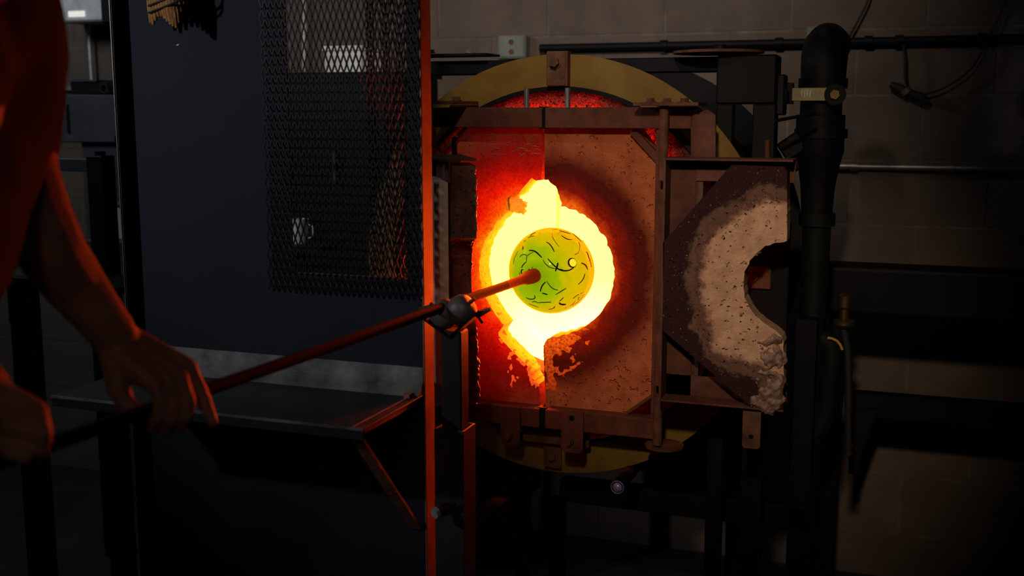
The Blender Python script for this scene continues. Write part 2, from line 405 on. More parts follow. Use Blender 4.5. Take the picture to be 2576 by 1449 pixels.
obj('fibre_lining', bm, refractory('fibre_painted_leak_glow', (.10,.05,.04), (.03,.012,.01), (HC.x, 2.5, 1.165), [(.33,(1.0,.05,.002)),(.345,(.8,.008,.0)),(.362,(.32,.002,.001)),(.38,(.08,.001,.0)),(.40,(.01,0,0))], bump=1.6, hs=210.0, hr=(-.5,1.9)), FUR, label='fluffy ceramic fibre lining, red heat and leak light painted as glow')  # red light leaking past the doors is painted in as emission, with the heat
CC = Vector((HC.x, 2.615, 1.11))
obj('chamber', lathe(NB(), [(0,.262),(.02,.262),(.5,.262),(.5,0)], CC, (0,1,0), 48) if False else (lambda b: b)(NB()) if False else None or lathe(NB(), [(.5,0),(.5,.262),(0,.262),(0,.264),(.505,.264),(.505,0)], CC, (0,1,0), 48), M['chamber'], FUR, label='incandescent chamber')
obj('lining_seam', box(NB(), *(lambda p: (p.x-.002, p.x+.002))(P(1403,540,3.1)), 3.095, 3.112, 1.16, 1.37), emit('seam_glow', (80, 6, .12)), FUR)

# ---- inner doors (closed)
def densify(pts, step, jit, seed):
    out = []; rnd = random.Random(seed)
    for a, b in zip(pts, pts[1:]):
        L = (b-a).length; n = max(1, int(L/step))
        for k in range(n):
            p = a.lerp(b, k/n)
            if k or jit: p = p + Vector((noise.noise(p*70+Vector((seed,0,0)))*jit, 0, noise.noise(p*70+Vector((0,seed,5)))*jit))
            out.append(p)
    out.append(pts[-1]); return out
YF, YB = 2.50, 2.57
Linner = [(1364,328),(1363,400),(1362,453),(1350,455),(1337,449),(1325,462),(1304,487),(1290,495),(1277,496),(1279,530),(1262,546),(1240,572),(1220,606),(1209,640),(1205,675),(1210,715),(1222,752),(1240,782),(1256,803),(1268,818),(1258,832),(1255,845),(1278,873),(1307,900),(1326,920),(1337,938),(1344,962),(1354,968),(1358,990),(1362,1032)]
Rinner = [(1370,328),(1370,400),(1370,453),(1378,452),(1387,462),(1398,469),(1404,486),(1409,500),(1413,512),(1412,519),(1440,526),(1472,543),(1500,566),(1522,597),(1537,634),(1545,675),(1544,712),(1535,748),(1516,782),(1490,808),(1458,830),(1425,842),(1400,846),(1384,850),(1372,858),(1367,870),(1368,900),(1370,960),(1372,1000),(1371,1032)]
def half_door(side):
    inner = [P(a, b, YF) for a, b in (Linner if side < 0 else Rinner)]
    core = densify(inner[3:-3], .006, .0045, 3 if side < 0 else 9)
    inner = inner[:3]+core+inner[-3:]
    zt, zb = 1.47, .79
    for p in inner: p.y = YF
    ox = (-1.10 if side < 0 else -.556); cx = (-1.03 if side < 0 else -.615)
    outer = [Vector((cx, YF, zb)), Vector((ox, YF, .852)), Vector((ox, YF, 1.395)), Vector((cx, YF, zt))]
    inner[0].z = zt; inner[-1].z = zb
    bm = NB(); prism(bm, inner+outer, (0, YB-YF, 0))
    # side walls get the rim look (lit by the chamber), with a little unevenness
    return bm, inner
for side, nm in ((-1, 'left'), (1, 'right')):
    bm, inner = half_door(side)
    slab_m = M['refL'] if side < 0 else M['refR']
    x_in = P(1363, 300, 2.46).x if side < 0 else P(1371, 300, 2.46).x
    x_out = P(1088, 300, 2.46).x if side < 0 else P(1740, 300, 2.46).x
    bz = NB(); zt0, zt1 = P(1380,322,2.46).z, P(1380,270,2.46).z
    xa, xb = sorted((x_in, x_out))
    box(bz, xa, xb, 2.46, 2.466, zt0, zt1); box(bz, xa, xb, 2.466, 2.50, zt1-.006, zt1)
    d = obj('inner_door', bz, M['rust'], FUR, bevel=.0015, label='closed %s inner door with heat-scaled steel frame' % nm)
    slab = obj('refractory_slab', bm, slab_m, d, label='refractory half slab with red heat and bloom painted around the hole')
    slab.data.materials.append(M['rim'])
    for p in slab.data.polygons:
        c_ = p.center+slab.location; r_ = math.hypot(c_.x-HC.x, c_.z-HC.z)
        if abs(p.normal.y) < .5 and abs(c_.x-HC.x) < .2 and (r_ < .222 or (c_.z < HC.z and r_ < .29)): p.material_index = 1
    zb1, zb0 = .795, .748
    xo = -1.10 if side < 0 else P(1655,1060,2.46).x
    xi = P(1356,1050,2.46).x if side < 0 else P(1371,1050,2.46).x
    xa, xb = sorted((xi, xo))
    b2 = NB(); box(b2, xa, xb, 2.46, 2.466, zb0, zb1); box(b2, xa, xb, 2.466, 2.50, zb1-.006, zb1)
    obj('bottom_bar', b2, M['rust'], d, bevel=.0015)
    xs = -1.112 if side < 0 else -.548
    obj('side_bar', box(NB(), xs-.006, xs+.006, 2.46, 2.50, .795, 1.46), M['rust'], d, bevel=.0015)
    # corner gussets across the slab corners
    if side > 0: st = ((P(1592,330,2.49), P(1657,400,2.49), .014, .016), (P(1575,1040,2.49), P(1655,985,2.49), .014, .006))
    else: st = ((P(1172,322,2.49), P(1112,385,2.49), .014, .006), (P(1090,365,2.48), P(1118,385,2.48), .014, .006))
    for (a, b, w_, h_) in st: obj('corner_strip', bar(NB(), a, b, w_, h_, (0,1,0)), M['rust'], d)
for (z0_, z1_) in ((P(1380,324,2.47).z, P(1380,268,2.47).z), (.744, .797)):
    obj('gap_dark_strip', box(NB(), P(1356,300,2.47).x, P(1380,300,2.47).x, 2.468, 2.474, z0_, z1_), M['black'], FUR)  # black strips added behind the gap to hide the glowing lining
obj('anchor_pin', cyl(NB(), P(1325,272,2.49), P(1325,221,2.49), .0062), M['steel'], FUR)
obj('anchor_pin', cyl(NB(), P(1428,272,2.49), P(1428,221,2.49), .0062), M['steel'], FUR)
obj('anchor_pin', cyl(NB(), P(1143,392,2.40), P(1143,345,2.40), .0065), M['black'], FUR)
# ring tabs and bolts
for (x0,y0,x1,y1,bx,by,br,lab,yy) in ((1374,128,1422,216,1396,157,.0125,'brown tab bolted to the top of the ring',2.548),(1367,1098,1411,1176,1389,1148,.0115,'tab bolted to the bottom of the ring',2.548)):
    a = P(x0,y1,yy); b = P(x1,y0,yy)
    tb = obj('ring_tab', box(NB(), a.x, b.x, yy, yy+.006, a.z, b.z), M['rust2'], FUR, bevel=.002, label=lab)
    hexbolt('bolt', P(bx,by,yy), (0,-1,0), br, M['rust2'], tb)
    if y0 < 200: obj('tab_edge', box(NB(), b.x, b.x+.006, yy, yy+.03, a.z, b.z), M['rust'], tb)
# latch plates on the bottom bar
def rounded_plate(x0, x1, z0, z1, y, t, r=.012, n=5):
    pts = [Vector((x0,y,z1)), Vector((x1,y,z1))]
    for (cx_, cz_, a0) in ((x1-r, z0+r, 0), (x0+r, z0+r, -90)):
        for k in range(n+1):
            q = R(a0-90*k/n); pts.append(Vector((cx_+r*math.cos(q), y, cz_+r*math.sin(q))))
    return prism(NB(), pts, (0, t, 0))
for (x0,y0,x1,y1,bx,by) in ((1259,1026,1307,1119,1280,1099),(1411,1037,1467,1136,1434,1112)):
    a = P(x0,y1,2.452); b = P(x1,y0,2.452)
    pl = obj('latch_plate', rounded_plate(a.x, b.x, a.z, b.z, 2.452, .006), M['rust'], FUR)
    c = P(bx,by,2.45); obj('stud', cyl(NB(), c, c-Vector((0,.014,0)), .0055, n=14), M['rust2'], pl)
    obj('stud_nut', cyl(NB(), c+Vector((0,.002,0)), c-Vector((0,.004,0)), .009, n=6), M['rust2'], pl)
c = P(1438,1052,2.4515); obj('drilled_hole', cyl(NB(), c, c+Vector((0,.001,0)), .007, n=14), M['black'], FUR)
a = P(1313,1112,2.53); b = P(1483,1080,2.53)
obj('lower_cross_bar', box(NB(), a.x, b.x, 2.525, 2.535, a.z+.004, b.z), M['rust2'], FUR, bevel=.001, label='steel strip lit red below the doors')
# hinge rod right of the doors, its plates
rx = P(1662,700,2.43)
rod = obj('hinge_rod', cyl(NB(), (rx.x,2.43,P(1650,1118,2.43).z), (rx.x,2.43,P(1670,262,2.43).z), .0105, n=20), M['rust2'], FUR, label='upright round hinge rod')
zt = P(1680,266,2.43).z
pts = [P(1603,266,2.44), P(1765,264,2.44)]
obj('hinge_plate', prism(NB(), [Vector((pts[0].x,2.40,zt)), Vector((pts[1].x,2.40,zt)), Vector((pts[1].x-.01,2.56,zt)), Vector((pts[0].x+.02,2.56,zt))], (0,0,.007)), M['rust2'], FUR)
for px in (1637, 1678, 1722):
    p = P(px,262,2.44); hexbolt('bolt', (p.x,2.44,zt+.007), (0,0,1), .0105, M['rust'], FUR)
zt2 = P(1130,262,2.43).z
a = P(1078,262,2.43); b = P(1172,262,2.43)
obj('hinge_plate', prism(NB(), [Vector((a.x,2.40,zt2)), Vector((b.x-.02,2.40,zt2)), Vector((b.x,2.48,zt2)), Vector((b.x-.02,2.56,zt2)), Vector((a.x,2.56,zt2))], (0,0,.007)), M['rust'], FUR)
for px in (1084, 1148):
    p = P(px,256,2.44); hexbolt('bolt', (p.x,2.44,zt2+.007), (0,0,1), .011, M['rust'], FUR)
obj('hinge_plate', lathe(NB(), [(0,0),(0,.045),(.006,.045),(.006,0)], (rx.x+.01,2.46,P(1660,1116,2.46).z-.006), (0,0,1), 28), M['rust2'], FUR)
obj('hinge_post', box(NB(), -1.125, -1.108, 2.44, 2.46, .74, zt2), M['black'], FUR)
# bracket right of rod: bar end and dark bracket plate
bp = [P(1742,290,2.45), P(1780,275,2.45), P(1800,290,2.45), P(1800,402,2.45), P(1738,400,2.45), P(1738,325,2.45)]
for p in bp: p.y = 2.45
obj('bracket_plate', prism(NB(), bp, (0,.01,0)), M['rust'], FUR)
bm = NB(); a = P(1672,326,2.46); b = P(1738,320,2.46)
# slag crusts and drips at the mouth
def slag(name, items, m, parent, lab=None):
    bm = NB()
    for (px, py, r, sx, sz) in items:
        blob(bm, P(px, py, 2.499), r*.85, .5, 31, 3, (sx, .4, sz))
        for q in range(4): blob(bm, P(px+rs.uniform(-9,9)*sx, py+rs.uniform(-9,9)*sz, 2.498), r*rs.uniform(.3,.6), .5, 47, 2, (sx, .6, sz))
    o = remeshed(name, bm, m, parent, .0022, 1); o['label'] = lab; o['kind'] = 'stuff'; return o
M['slaghotR'] = refractory('hot_slag', (.22,.09,.035), (.10,.04,.02), tuple(HC), [(.10,(1.0,.16,.004)),(.18,(.8,.08,.001)),(.23,(.45,.035,.001)),(.30,(.26,.015,.0)),(.40,(.05,.001,0))], hs=160.0, hr=(.1,1.7))
M['slaghotL'] = refractory('hot_slag_left', (.4,.25,.15), (.25,.12,.07), tuple(HC), [(.10,(1.0,.3,.004)),(.20,(1.0,.16,.003)),(.26,(.95,.09,.002)),(.31,(.7,.03,.001)),(.40,(.1,.001,0))])
rs = random.Random(4)
items = [(1382,875,.014,1,1.4),(1400,868,.013,1.4,1),(1380,925,.013,.9,1.8),(1378,895,.013,.9,1.4),(1430,862,.010,1.6,.8),(1450,850,.009,1.5,.7),(1378,866,.010,1,1),(1392,862,.010,1.3,1),(1408,858,.009,1.4,.9),(1425,852,.009,1.5,.8),(1442,845,.008,1.5,.7),(1384,885,.012,1,1.3),(1380,910,.011,.9,1.5),(1398,880,.011,1.2,1.2),(1416,872,.009,1.2,1),(1384,940,.011,.9,1.5),(1390,958,.010,.9,1.2),(1380,968,.008,.8,1.4),(1394,975,.008,.8,1.4),(1400,930,.008,.8,1.2),(1412,940,.006,1.6,.7),(1425,932,.006,1.6,.8),(1440,925,.006,1.4,.8),(1455,915,.006,1.2,.8),(1440,900,.006,.9,1.3),(1476,862,.006,1,1),(1430,880,.007,1,1.3),(1470,828,.006,1.6,.7)]
slag('slag_crust', items, M['slaghotR'], FUR, 'lumpy melted glass crust right of the bottom slot')
items = [(1335,950,.007,.8,1.8),(1338,965,.005,.7,1.5),(1350,966,.006,.8,1.2),(1330,930,.007,1,1.2),(1318,916,.007,1.2,1),(1305,903,.006,1.2,1),(1292,888,.006,1.2,1),(1290,950,.006,.8,1.5),(1285,925,.005,.9,2),(1280,900,.005,.9,1.6),(1288,970,.004,.6,1.8),(1268,835,.006,1,1),(1255,790,.005,1,1),(1302,950,.005,1,1),(1262,858,.005,1,1.2)]
slag('slag_crust', items, M['slaghotL'], FUR, 'glowing crust and drips left of the bottom slot')
bm = NB(); rq = random.Random(21)
for k in range(26):
    x, y = rq.uniform(1228,1352), rq.uniform(335,392); a_ = rq.uniform(-.6,.3); l_ = rq.uniform(4,16)
    tube(bm, [P(x-l_*math.cos(a_), y-l_*math.sin(a_), 2.4995), P(x, y+rq.uniform(-3,3), 2.4985), P(x+l_*math.cos(a_), y+l_*math.sin(a_), 2.4995)], .0007, 5, [.0004, rq.uniform(.0007,.0018), .0004])
o = obj('scratch_marks', bm, mat('pale_scratched_refractory', (.55,.27,.13), .9, bump=0), FUR, kind='stuff', label='pale scratches near the top of the left slab')
bm = NB()
for (x, y) in ((1284,503),(1296,508),(1309,513),(1284,518),(1297,520),(1310,522),(1288,527),(1302,529),(1315,530),(1300,498),(1318,514)): blob(bm, P(x, y, 2.525), .0078, .6, 60, 3, (1,1.6,1))
for (x, y, r) in ((1283,505,.006),(1295,512,.008),(1308,520,.007),(1285,522,.006),(1310,505,.006),(1300,528,.005),(1290,498,.005),(1316,530,.005)): blob(bm, P(x, y, 2.515), r, .5, 31, 2, (1,.8,1))
o = remeshed('broken_edge', bm, M['slaghotL'], FUR, .002, 1); o['label'] = 'ragged broken refractory at the upper left of the hole'; o['kind'] = 'stuff'

# ---- outer doors, hinged, both swung open
DU = .265; HXR = P(1668,700,2.38).x
def door_pts():
    px = [(1840,415),(1972,420),(1980,432),(1980,605),(1950,611),(1925,620),(1903,634),(1886,656),(1875,684),(1871,715),(1874,748),(1885,775),(1903,797),(1928,816),(1950,832),(1970,845),(1970,1030),(1892,1026),(1668,832),(1668,610)]
    out = []
    for a, b in px:
        p = P(a, b, 2.36); out.append((p.x-HXR, p.z))
    return out
def outer_door(H, U, V, lab, face_m, right):
    H, U, V = Vector(H), Vector(U), Vector(V)
    def W(u, v, z): return Vector((H.x, H.y, 0)) + U*u + V*v + Vector((0,0,z))
    def wbox(bm, u0, u1, v0, v1, z0, z1):
        vs = [bm.verts.new(W(u, v, z_)) for u in (u0, u1) for v in (v0, v1) for z_ in (z0, z1)]
        for f in ((0,1,3,2),(4,6,7,5),(0,4,5,1),(2,3,7,6),(0,2,6,4),(1,5,7,3)): bm.faces.new([vs[i] for i in f])
        return bm
    zt, zb = 1.402, .868
    bm = NB()
    wbox(bm, .004, .27, .0, .094, zt-.004, zt); wbox(bm, .004, .27, .0, .094, zb, zb+.004); wbox(bm, .0, .005, .0, .094, zb, zt)
    wbox(bm, .005, .27, .055, .059, zt-.05, zt-.004); wbox(bm, .005, .06, .055, .059, zb+.004, zt-.05); wbox(bm, .005, .27, .055, .059, zb+.004, zb+.05)
    d = obj('outer_door', bm, M['rust'], FUR, label=lab)
    pts = door_pts()
    # densify the outline and roughen the inner arc
    dp = []
    for i, (u, z_) in enumerate(pts):
        u2, z2 = pts[(i+1) % len(pts)]; n = max(1, int(math.hypot(u2-u, z2-z_)/.008))
        for k in range(n):
            uu, zz = u+(u2-u)*k/n, z_+(z2-z_)*k/n
            j = .0035 if (i >= 3 and i <= 16) else .0008
            dp.append((uu+j*noise.noise(Vector((uu*80, zz*80, 1))), zz+j*noise.noise(Vector((uu*80, zz*80, 7)))))
    bm = NB(); prism(bm, [W(u, 0, z_) for u, z_ in dp], V*.055)
    for e_ in ():
        pass
    s = obj('refractory_slab', bm, face_m, d, bevel=.006, seg=2, label='sooty half-octagon refractory slab with a half-round cut')
    bm = NB()
    if right: wbox(bm, .01, .075, .06, .09, zb+.05, zt-.05)
    else: wbox(bm, .01, .262, .06, .09, zb+.05, zt-.05)
    obj('insulating_board', bm, M['pale'] if not right else M['rust2'], d)
    for z_ in (zt-.05, zb+.03): obj('hinge_lug', wbox(NB(), -.012, .004, .01, .03, z_, z_+.04), M['rust'], d, bevel=.002)
    return d, W
M['doorface'] = refractory('sooty_refractory_face', (.62,.37,.21), (.44,.25,.14), (-.25, 2.36, 1.125), None,
    soot=[((.20,.09,.06), .175, .192, .20, .215), ((.032,.012,.011), .18, .222, .6, .7)], nzamp=.15)
M['doorfaceL'] = refractory('sooty_refractory_edge', (.16,.075,.05), (.09,.04,.03), (-.9, 2.36, 1.13), None)
dR, WR = outer_door((HXR, 2.36, 0), (1,0,0), (0,1,0), 'outer right door swung fully open, hollow frame facing forward', M['doorface'], True)
th = R(60); HXL = -1.01
dL, WLm = outer_door((HXL, 2.42, 0), (math.cos(th), -math.sin(th), 0), (-math.sin(th), -math.cos(th), 0), 'outer left door swung open and seen edge on', M['doorfaceL'], False)
# glass crust on the lower corner of the right door
bm = NB()
for k in range(46):
    t_ = rs.random(); x = 1893+70*rs.random(); y = 845+ (175*rs.random())
    if x < 1893+ (60*(1-(y-845)/175)) - 12: x += 25
    blob(bm, P(x, y, 2.357), rs.uniform(.003,.009), .6, 53, 3, (1,.5,1))
for k in range(90): blob(bm, P(rs.uniform(1905,1966), rs.uniform(860,1022), 2.358), rs.uniform(.002,.004), .5, 53, 1)
for (x,y,r,sz) in ((1905,1010,.012,1.1),(1920,1020,.011,1.2),(1935,1024,.011,1.5),(1950,1016,.012,1.2),(1960,1000,.012,1.3),(1962,960,.012,1.6),(1964,900,.010,1.8),(1941,1034,.006,1.8),(1925,990,.014,1),(1948,975,.013,1.2)):
    blob(bm, P(x, y, 2.364), r, .6, 43, 3, (1.1,.8,sz))
o = remeshed('slag_crust', bm, M['slag'], dR, .0025, 1); o['label'] = 'lumpy melted glass crust'; o['kind'] = 'stuff'
bm = NB()
for k in range(60):
    a_ = R(115+130*rs.random()); rr = .094+.012*rs.random(); q = Vector((-.250+rr*math.cos(a_), 2.36+.05*rs.random(), 1.13+rr*1.03*math.sin(a_)))
    blob(bm, q, rs.uniform(.003,.006), .5, 33, 1)
obj('pebbly_edge', bm, M['slag'], dR, kind='stuff', label='pebbly glazed edge of the half-round cut')
bm = NB()
for k in range(70):
    z_ = .872+.15*rs.random(); blob(bm, WLm(.262+rs.uniform(-.004,.004), rs.uniform(-.003,.012), z_), rs.uniform(.003,.0065), .5, 33, 2, (1,1,1.5))
for k in range(60):
    a_ = R(100+160*rs.random()); rr = .100; blob(bm, WLm(.266+rr*math.cos(a_), rs.uniform(-.002,.014), 1.13+rr*math.sin(a_)), rs.uniform(.002,.0045), .5, 33, 2)
for k in range(30): blob(bm, WLm(.263, rs.uniform(-.001,.003), 1.235+.145*rs.random()), rs.uniform(.0015,.003), .4, 33, 2, (1,1,2))
o = remeshed('edge_crust', bm, M['slag'], dL, .002, 1); o['kind'] = 'stuff'; o['label'] = 'rugged glassy crust lit along the door edge'
a = P(1866,1126,2.375); b = P(1915,1032,2.375)
tb = obj('latch_tab', rounded_plate(a.x, b.x, a.z, b.z, 2.375, .006, .008), M['rust2'], dR)
c = P(1889,1099,2.3745); obj('drilled_hole', cyl(NB(), c, c+Vector((0,.001,0)), .0055, n=14), M['black'], dR)

a = P(1855,900,2.52); b = P(1990,560,2.52)
obj('dark_backing_sheet', box(NB(), a.x, b.x, 2.52, 2.53, a.z, b.z), M['black'], FUR, bevel=.002)  # black sheet added to keep the view through the door cut dark
a = P(1868,725,2.51); b = P(1940,672,2.51)
tb = obj('side_tab', box(NB(), a.x, b.x, 2.51, 2.52, a.z, b.z), M['rust'], FUR, bevel=.002)
hexbolt('bolt', P(1897,696,2.51), (0,-1,0), .011, M['rust2'], tb)
# ---- black overhead beams, columns and stand
def pbox(x0,y0,x1,y1,Y,dep): 
    a = P(x0,y1,Y); b = P(x1,y0,Y); return (a.x, b.x, Y, Y+dep, a.z, b.z)
obj('top_beam', box(NB(), *pbox(1040,142,1812,190,2.66,.05)), M['black'], FUR, bevel=.003, label='black steel beam behind the ochre ring')
obj('beam_end_plate', box(NB(), *pbox(1030,133,1222,142,2.63,.1)), M['black'], FUR)
for px in (1084,1182): p = P(px,132,2.66); hexbolt('bolt', (p.x,2.66,p.z-.002), (0,0,1), .010, M['steel'], FUR)
bm = lathe(NB(), [(0,0),(0,.105),(.006,.105),(.006,0)], (P(1800,132,2.62).x, 2.66, P(1800,133,2.62).z), (0,0,1), 40)
obj('pivot_plate', bm, M['rust2'], FUR, label='round pivot plate with underside lit orange')
p = P(1812,128,2.58); obj('pivot_bolt', cyl(NB(), (p.x,2.58,p.z-.002), (p.x,2.58,p.z+.014), .014, n=6), M['black'], FUR)
obj('hinge_block', box(NB(), *pbox(1800,136,1955,262,2.60,.09)), M['black'], FUR, bevel=.004)
obj('hinge_block', box(NB(), *pbox(1952,187,1975,290,2.60,.06)), M['black'], FUR, bevel=.003)
obj('column', box(NB(), P(1802,300,2.60).x, P(1843,300,2.60).x, 2.60, 2.64, .18, P(1820,262,2.60).z), M['black'], FUR, bevel=.002)
obj('column', box(NB(), P(1893,300,2.60).x, P(1950,300,2.60).x, 2.60, 2.66, .06, P(1920,262,2.60).z), M['black'], FUR, bevel=.002)
obj('short_pin', cyl(NB(), P(1930,402,2.58), P(1930,352,2.58), .006), M['rust'], FUR)
obj('control_rod', cyl(NB(), P(1950,304,2.58), P(2050,285,2.66), .004), M['black'], FUR)
obj('column', box(NB(), P(1985,1200,2.75).x, P(2040,1200,2.75).x, 2.75, 2.80, .06, 1.0), M['black'], FUR, bevel=.002)
obj('stand_beam', box(NB(), P(1330,1225,2.5).x, P(2035,1270,2.75).x, 2.75, 2.80, .46, .52), M['black'], FUR, bevel=.003, label='black lower beam of the furnace stand')
obj('stand_beam', bar(NB(), P(1180,1345,2.35), P(1345,1198,2.77), .045, .04, (0,0,1)), M['black'], FUR)
obj('column', box(NB(), P(1293,1225,2.77).x, P(1330,1225,2.77).x, 2.75, 2.79, .36, .62), M['black'], FUR, bevel=.002)
obj('column', box(NB(), P(1308,1300,2.77).x, P(1322,1300,2.77).x, 2.76, 2.78, .31, .36), M['black'], FUR)
for (x, y) in ((P(1320,1300,2.5).x, 2.75), (P(2010,1200,2.75).x, 2.77), (-1.1, 3.1), (-.45, 3.1)):
    obj('leg', box(NB(), x-.02, x+.02, y, y+.04, 0, .46 if y < 3 else .75), M['black'], FUR)
obj('cradle', box(NB(), -1.15, -.45, 3.08, 3.13, .46, .66), M['black'], FUR)
# round tube with a domed pale cap
c = P(1553,1226,2.45)
tb = obj('tube', cyl(NB(), c, c+Vector((0,.32,0)), .0165, n=24), M['black'], FUR)
capm = mat('bluish_chrome_cap', (.45,.47,.85), .3, .3, bump=0)
bm = lathe(NB(), [(0,.0165),(-.001,.0165),(-.003,.0150),(.002,.0125),(-.003,.010),(-.006,.006),(-.007,0)][::1], c, (0,1,0), 28)
obj('end_cap', bm, capm, tb, label='bluish round end cap')

# ------------------------------------------------------------------ gas pipe on the right
GY = 2.78
def gx(px, py=300): return P(px, py, GY)
t = thing('gas_pipe', 'thick black upright gas pipe with elbow and clamp right of the open door', 'pipe', (gx(2062).x, GY+.05, 0))
cx = gx(2062).x; cy = GY+.05
def gz(py): return P(2062, py, GY).z
def gr(w): return w/2*P(2062,300,GY).y*1.045/FPX
bm = lathe(NB(), [(gz(1449)-.4-gz(1449),gr(60))]+[(gz(y)-gz(1449)+0, gr(w)) for y, w in ((1200,60),(900,62),(570,66))], (cx,cy,gz(1449)), (0,0,1), 28)
obj('lower_pipe', bm, M['greenpipe'], t, label='dark green lower pipe')
obj('collar', cyl(NB(), (cx,cy,gz(572)), (cx,cy,gz(540)), gr(84), n=28), M['greenpipe'], t)
bm = lathe(NB(), [(gz(y)-gz(545), gr(w)) for y, w in ((545,72),(500,76),(470,80),(430,92),(395,106),(385,112),(290,112),(288,96),(222,96))], (cx-.002,cy,gz(545)), (0,0,1), 32)
obj('valve_body', bm, M['black'], t)
obj('collar', cyl(NB(), (cx,cy,gz(348)), (cx,cy,gz(325)), gr(122), n=32), M['black'], t)
obj('collar', cyl(NB(), (cx,cy,gz(222)), (cx,cy,gz(196)), gr(112), n=32), M['black'], t)
pts = [Vector((cx,cy,gz(215))), Vector((cx,cy,gz(170))), Vector((cx,cy+.01,gz(140))), Vector((cx,cy+.04,gz(115))), Vector((cx,cy+.085,gz(102))), Vector((cx,cy+.20,gz(100)))]
obj('elbow', tube(NB(), pts, gr(104), 28, [gr(100),gr(104),gr(106),gr(104),gr(98),gr(96)]), M['black'], t)
obj('elbow_plug', cyl(NB(), (cx,cy,gz(90)), (cx,cy,gz(66)), .017, n=20), M['black'], t)
obj('side_lever', bar(NB(), P(1968,385,GY+.02), P(2020,350,GY+.02), .05, .03), M['black'], t, bevel=.004)
obj('valve_flank', bar(NB(), P(1985,420,GY+.05), P(2020,395,GY+.05), .04, .04), M['black'], t, bevel=.005)
# clamp
a = P(1990,254,GY-.02); b = P(2108,220,GY-.02)
cl = obj('clamp_bracket', box(NB(), a.x, b.x, GY-.02, GY-.015, a.z, b.z), mat('zinc_yellow_steel', (.22,.18,.09), .45, .5, bump=.1), t, bevel=.001, label='yellowish zinc strap clamp')
c = P(2101,238,GY-.02); obj('clamp_washer', cyl(NB(), c, c-Vector((0,.004,0)), .025, n=24), M['black'], cl)
hexbolt('clamp_bolt', c-Vector((0,.004,0)), (0,-1,0), .0125, M['brass'], cl, washer=False, h=.2)
obj('clamp_arm', box(NB(), P(1972,240,GY).x, P(1995,240,GY).x, GY-.02, GY+.02, P(0+2000,262,GY).z, P(2000,208,GY).z), M['black'], t)
for i, px in enumerate((2017,2024,2031,2038)):
    p = P(px,231+2*(i%2),GY-.0205); obj('stamped_mark', box(NB(), p.x-.0012, p.x+.0012, p.y, p.y+.0006, p.z-.011, p.z+.006), M['steel'], cl)
# lower elbow with yellow band
pts = [Vector((cx+.01,cy,gz(1120))), Vector((cx+.03,cy,gz(1090))), Vector((cx+.045,cy,gz(1040))), Vector((cx+.05,cy,gz(900))), Vector((cx+.045,cy,gz(875))), Vector((cx+.02,cy,gz(855)))]
obj('bypass_elbow', tube(NB(), pts, .026, 20), M['greenpipe'], t)
obj('yellow_band', tube(NB(), [P(2082,850,GY+.02), P(2094,852,GY+.02), P(2106,858,GY+.02), P(2114,868,GY+.02), P(2119,880,GY+.02)], .0035, 8), mat('yellow_tape', (.55,.33,.02), .6, bump=0), t, label='yellow band on the lower elbow')

t = thing('gas_regulator', 'small brass regulator with black hose beside the lower gas pipe', 'regulator', P(2125,1190,2.95))
bm = lathe(NB(), [(0,.016),(.01,.027),(.02,.027),(.024,.012),(.05,.012),(.055,.018),(.085,.018),(.09,.008)], P(2122,825,2.95), (0,0,1), 20)
obj('brass_body', bm, M['brass'], t)
obj('hose', tube(NB(), [P(2122,826,2.95), P(2132,880,2.95), P(2135,960,2.95), P(2134,1060,2.95), P(2134,1140,2.95)], .010, 12), M['cord'], t)
for y in (1118,1138): obj('hose_clip', cyl(NB(), P(2134,y,2.95), P(2134,y+5,2.95), .013, n=14), M['brass'], t)

# steel rack on the right
t = thing('steel_rack', 'black horizontal rack beams in front of the wall at far right', 'rack', (.35, 3.2, 0))
obj('top_beam', bar(NB(), Vector((-.24,3.2,P(2090,722,3.2).z)), Vector((XR-.1,3.2,P(2090,722,3.2).z)), .14, .10, (0,0,1)), M['black'], t, bevel=.015, seg=3)
zz = P(2400,1035,3.3).z
obj('low_beam', bar(NB(), Vector((-.16,3.3,zz)), Vector((XR-.1,3.3,zz)), .07, .06, (0,0,1)), M['black'], t, bevel=.006)
br = [P(2135,1030,3.25), P(2210,1030,3.25), P(2190,1080,3.25), P(2162,1160,3.25), P(2158,1192,3.25), P(2135,1192,3.25)]
for q in br: q.y = 3.25
obj('bracket', prism(NB(), br, (0,.03,0)), M['black'], t)
for x in (-.2, 1.3): obj('leg', box(NB(), x-.02, x+.02, 3.28, 3.33, 0, P(2090,722,3.2).z), M['black'], t)

# ------------------------------------------------------------------ heat shield
SY = 2.0; SX0, SX1 = -1.613, -.918
OZ0 = 1.168; OX0, OX1 = -1.213, -.946
t = SH = thing('heat_shield', 'large dark sheet steel heat shield with mesh window and tray', 'heat shield', (-1.26, SY, 0))
bm = NB()
box(bm, SX0, OX0, SY, SY+.004, .02, 2.15); box(bm, OX0, OX1, SY, SY+.004, .02, OZ0); box(bm, OX1, SX1, SY, SY+.004, .02, 2.15); box(bm, OX0, OX1, SY, SY+.004, 2.05, 2.15)
bmesh.ops.remove_doubles(bm, verts=bm.verts, dist=1e-5)
obj('panel', bm, M['shield'], SH)
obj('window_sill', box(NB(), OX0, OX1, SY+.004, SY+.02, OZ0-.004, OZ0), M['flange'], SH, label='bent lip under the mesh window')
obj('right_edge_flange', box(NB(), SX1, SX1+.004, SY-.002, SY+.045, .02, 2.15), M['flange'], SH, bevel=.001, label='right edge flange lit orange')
obj('left_edge_flange', box(NB(), SX0-.003, SX0, SY-.03, SY+.01, .02, 2.15), M['shelf_dark'], SH)
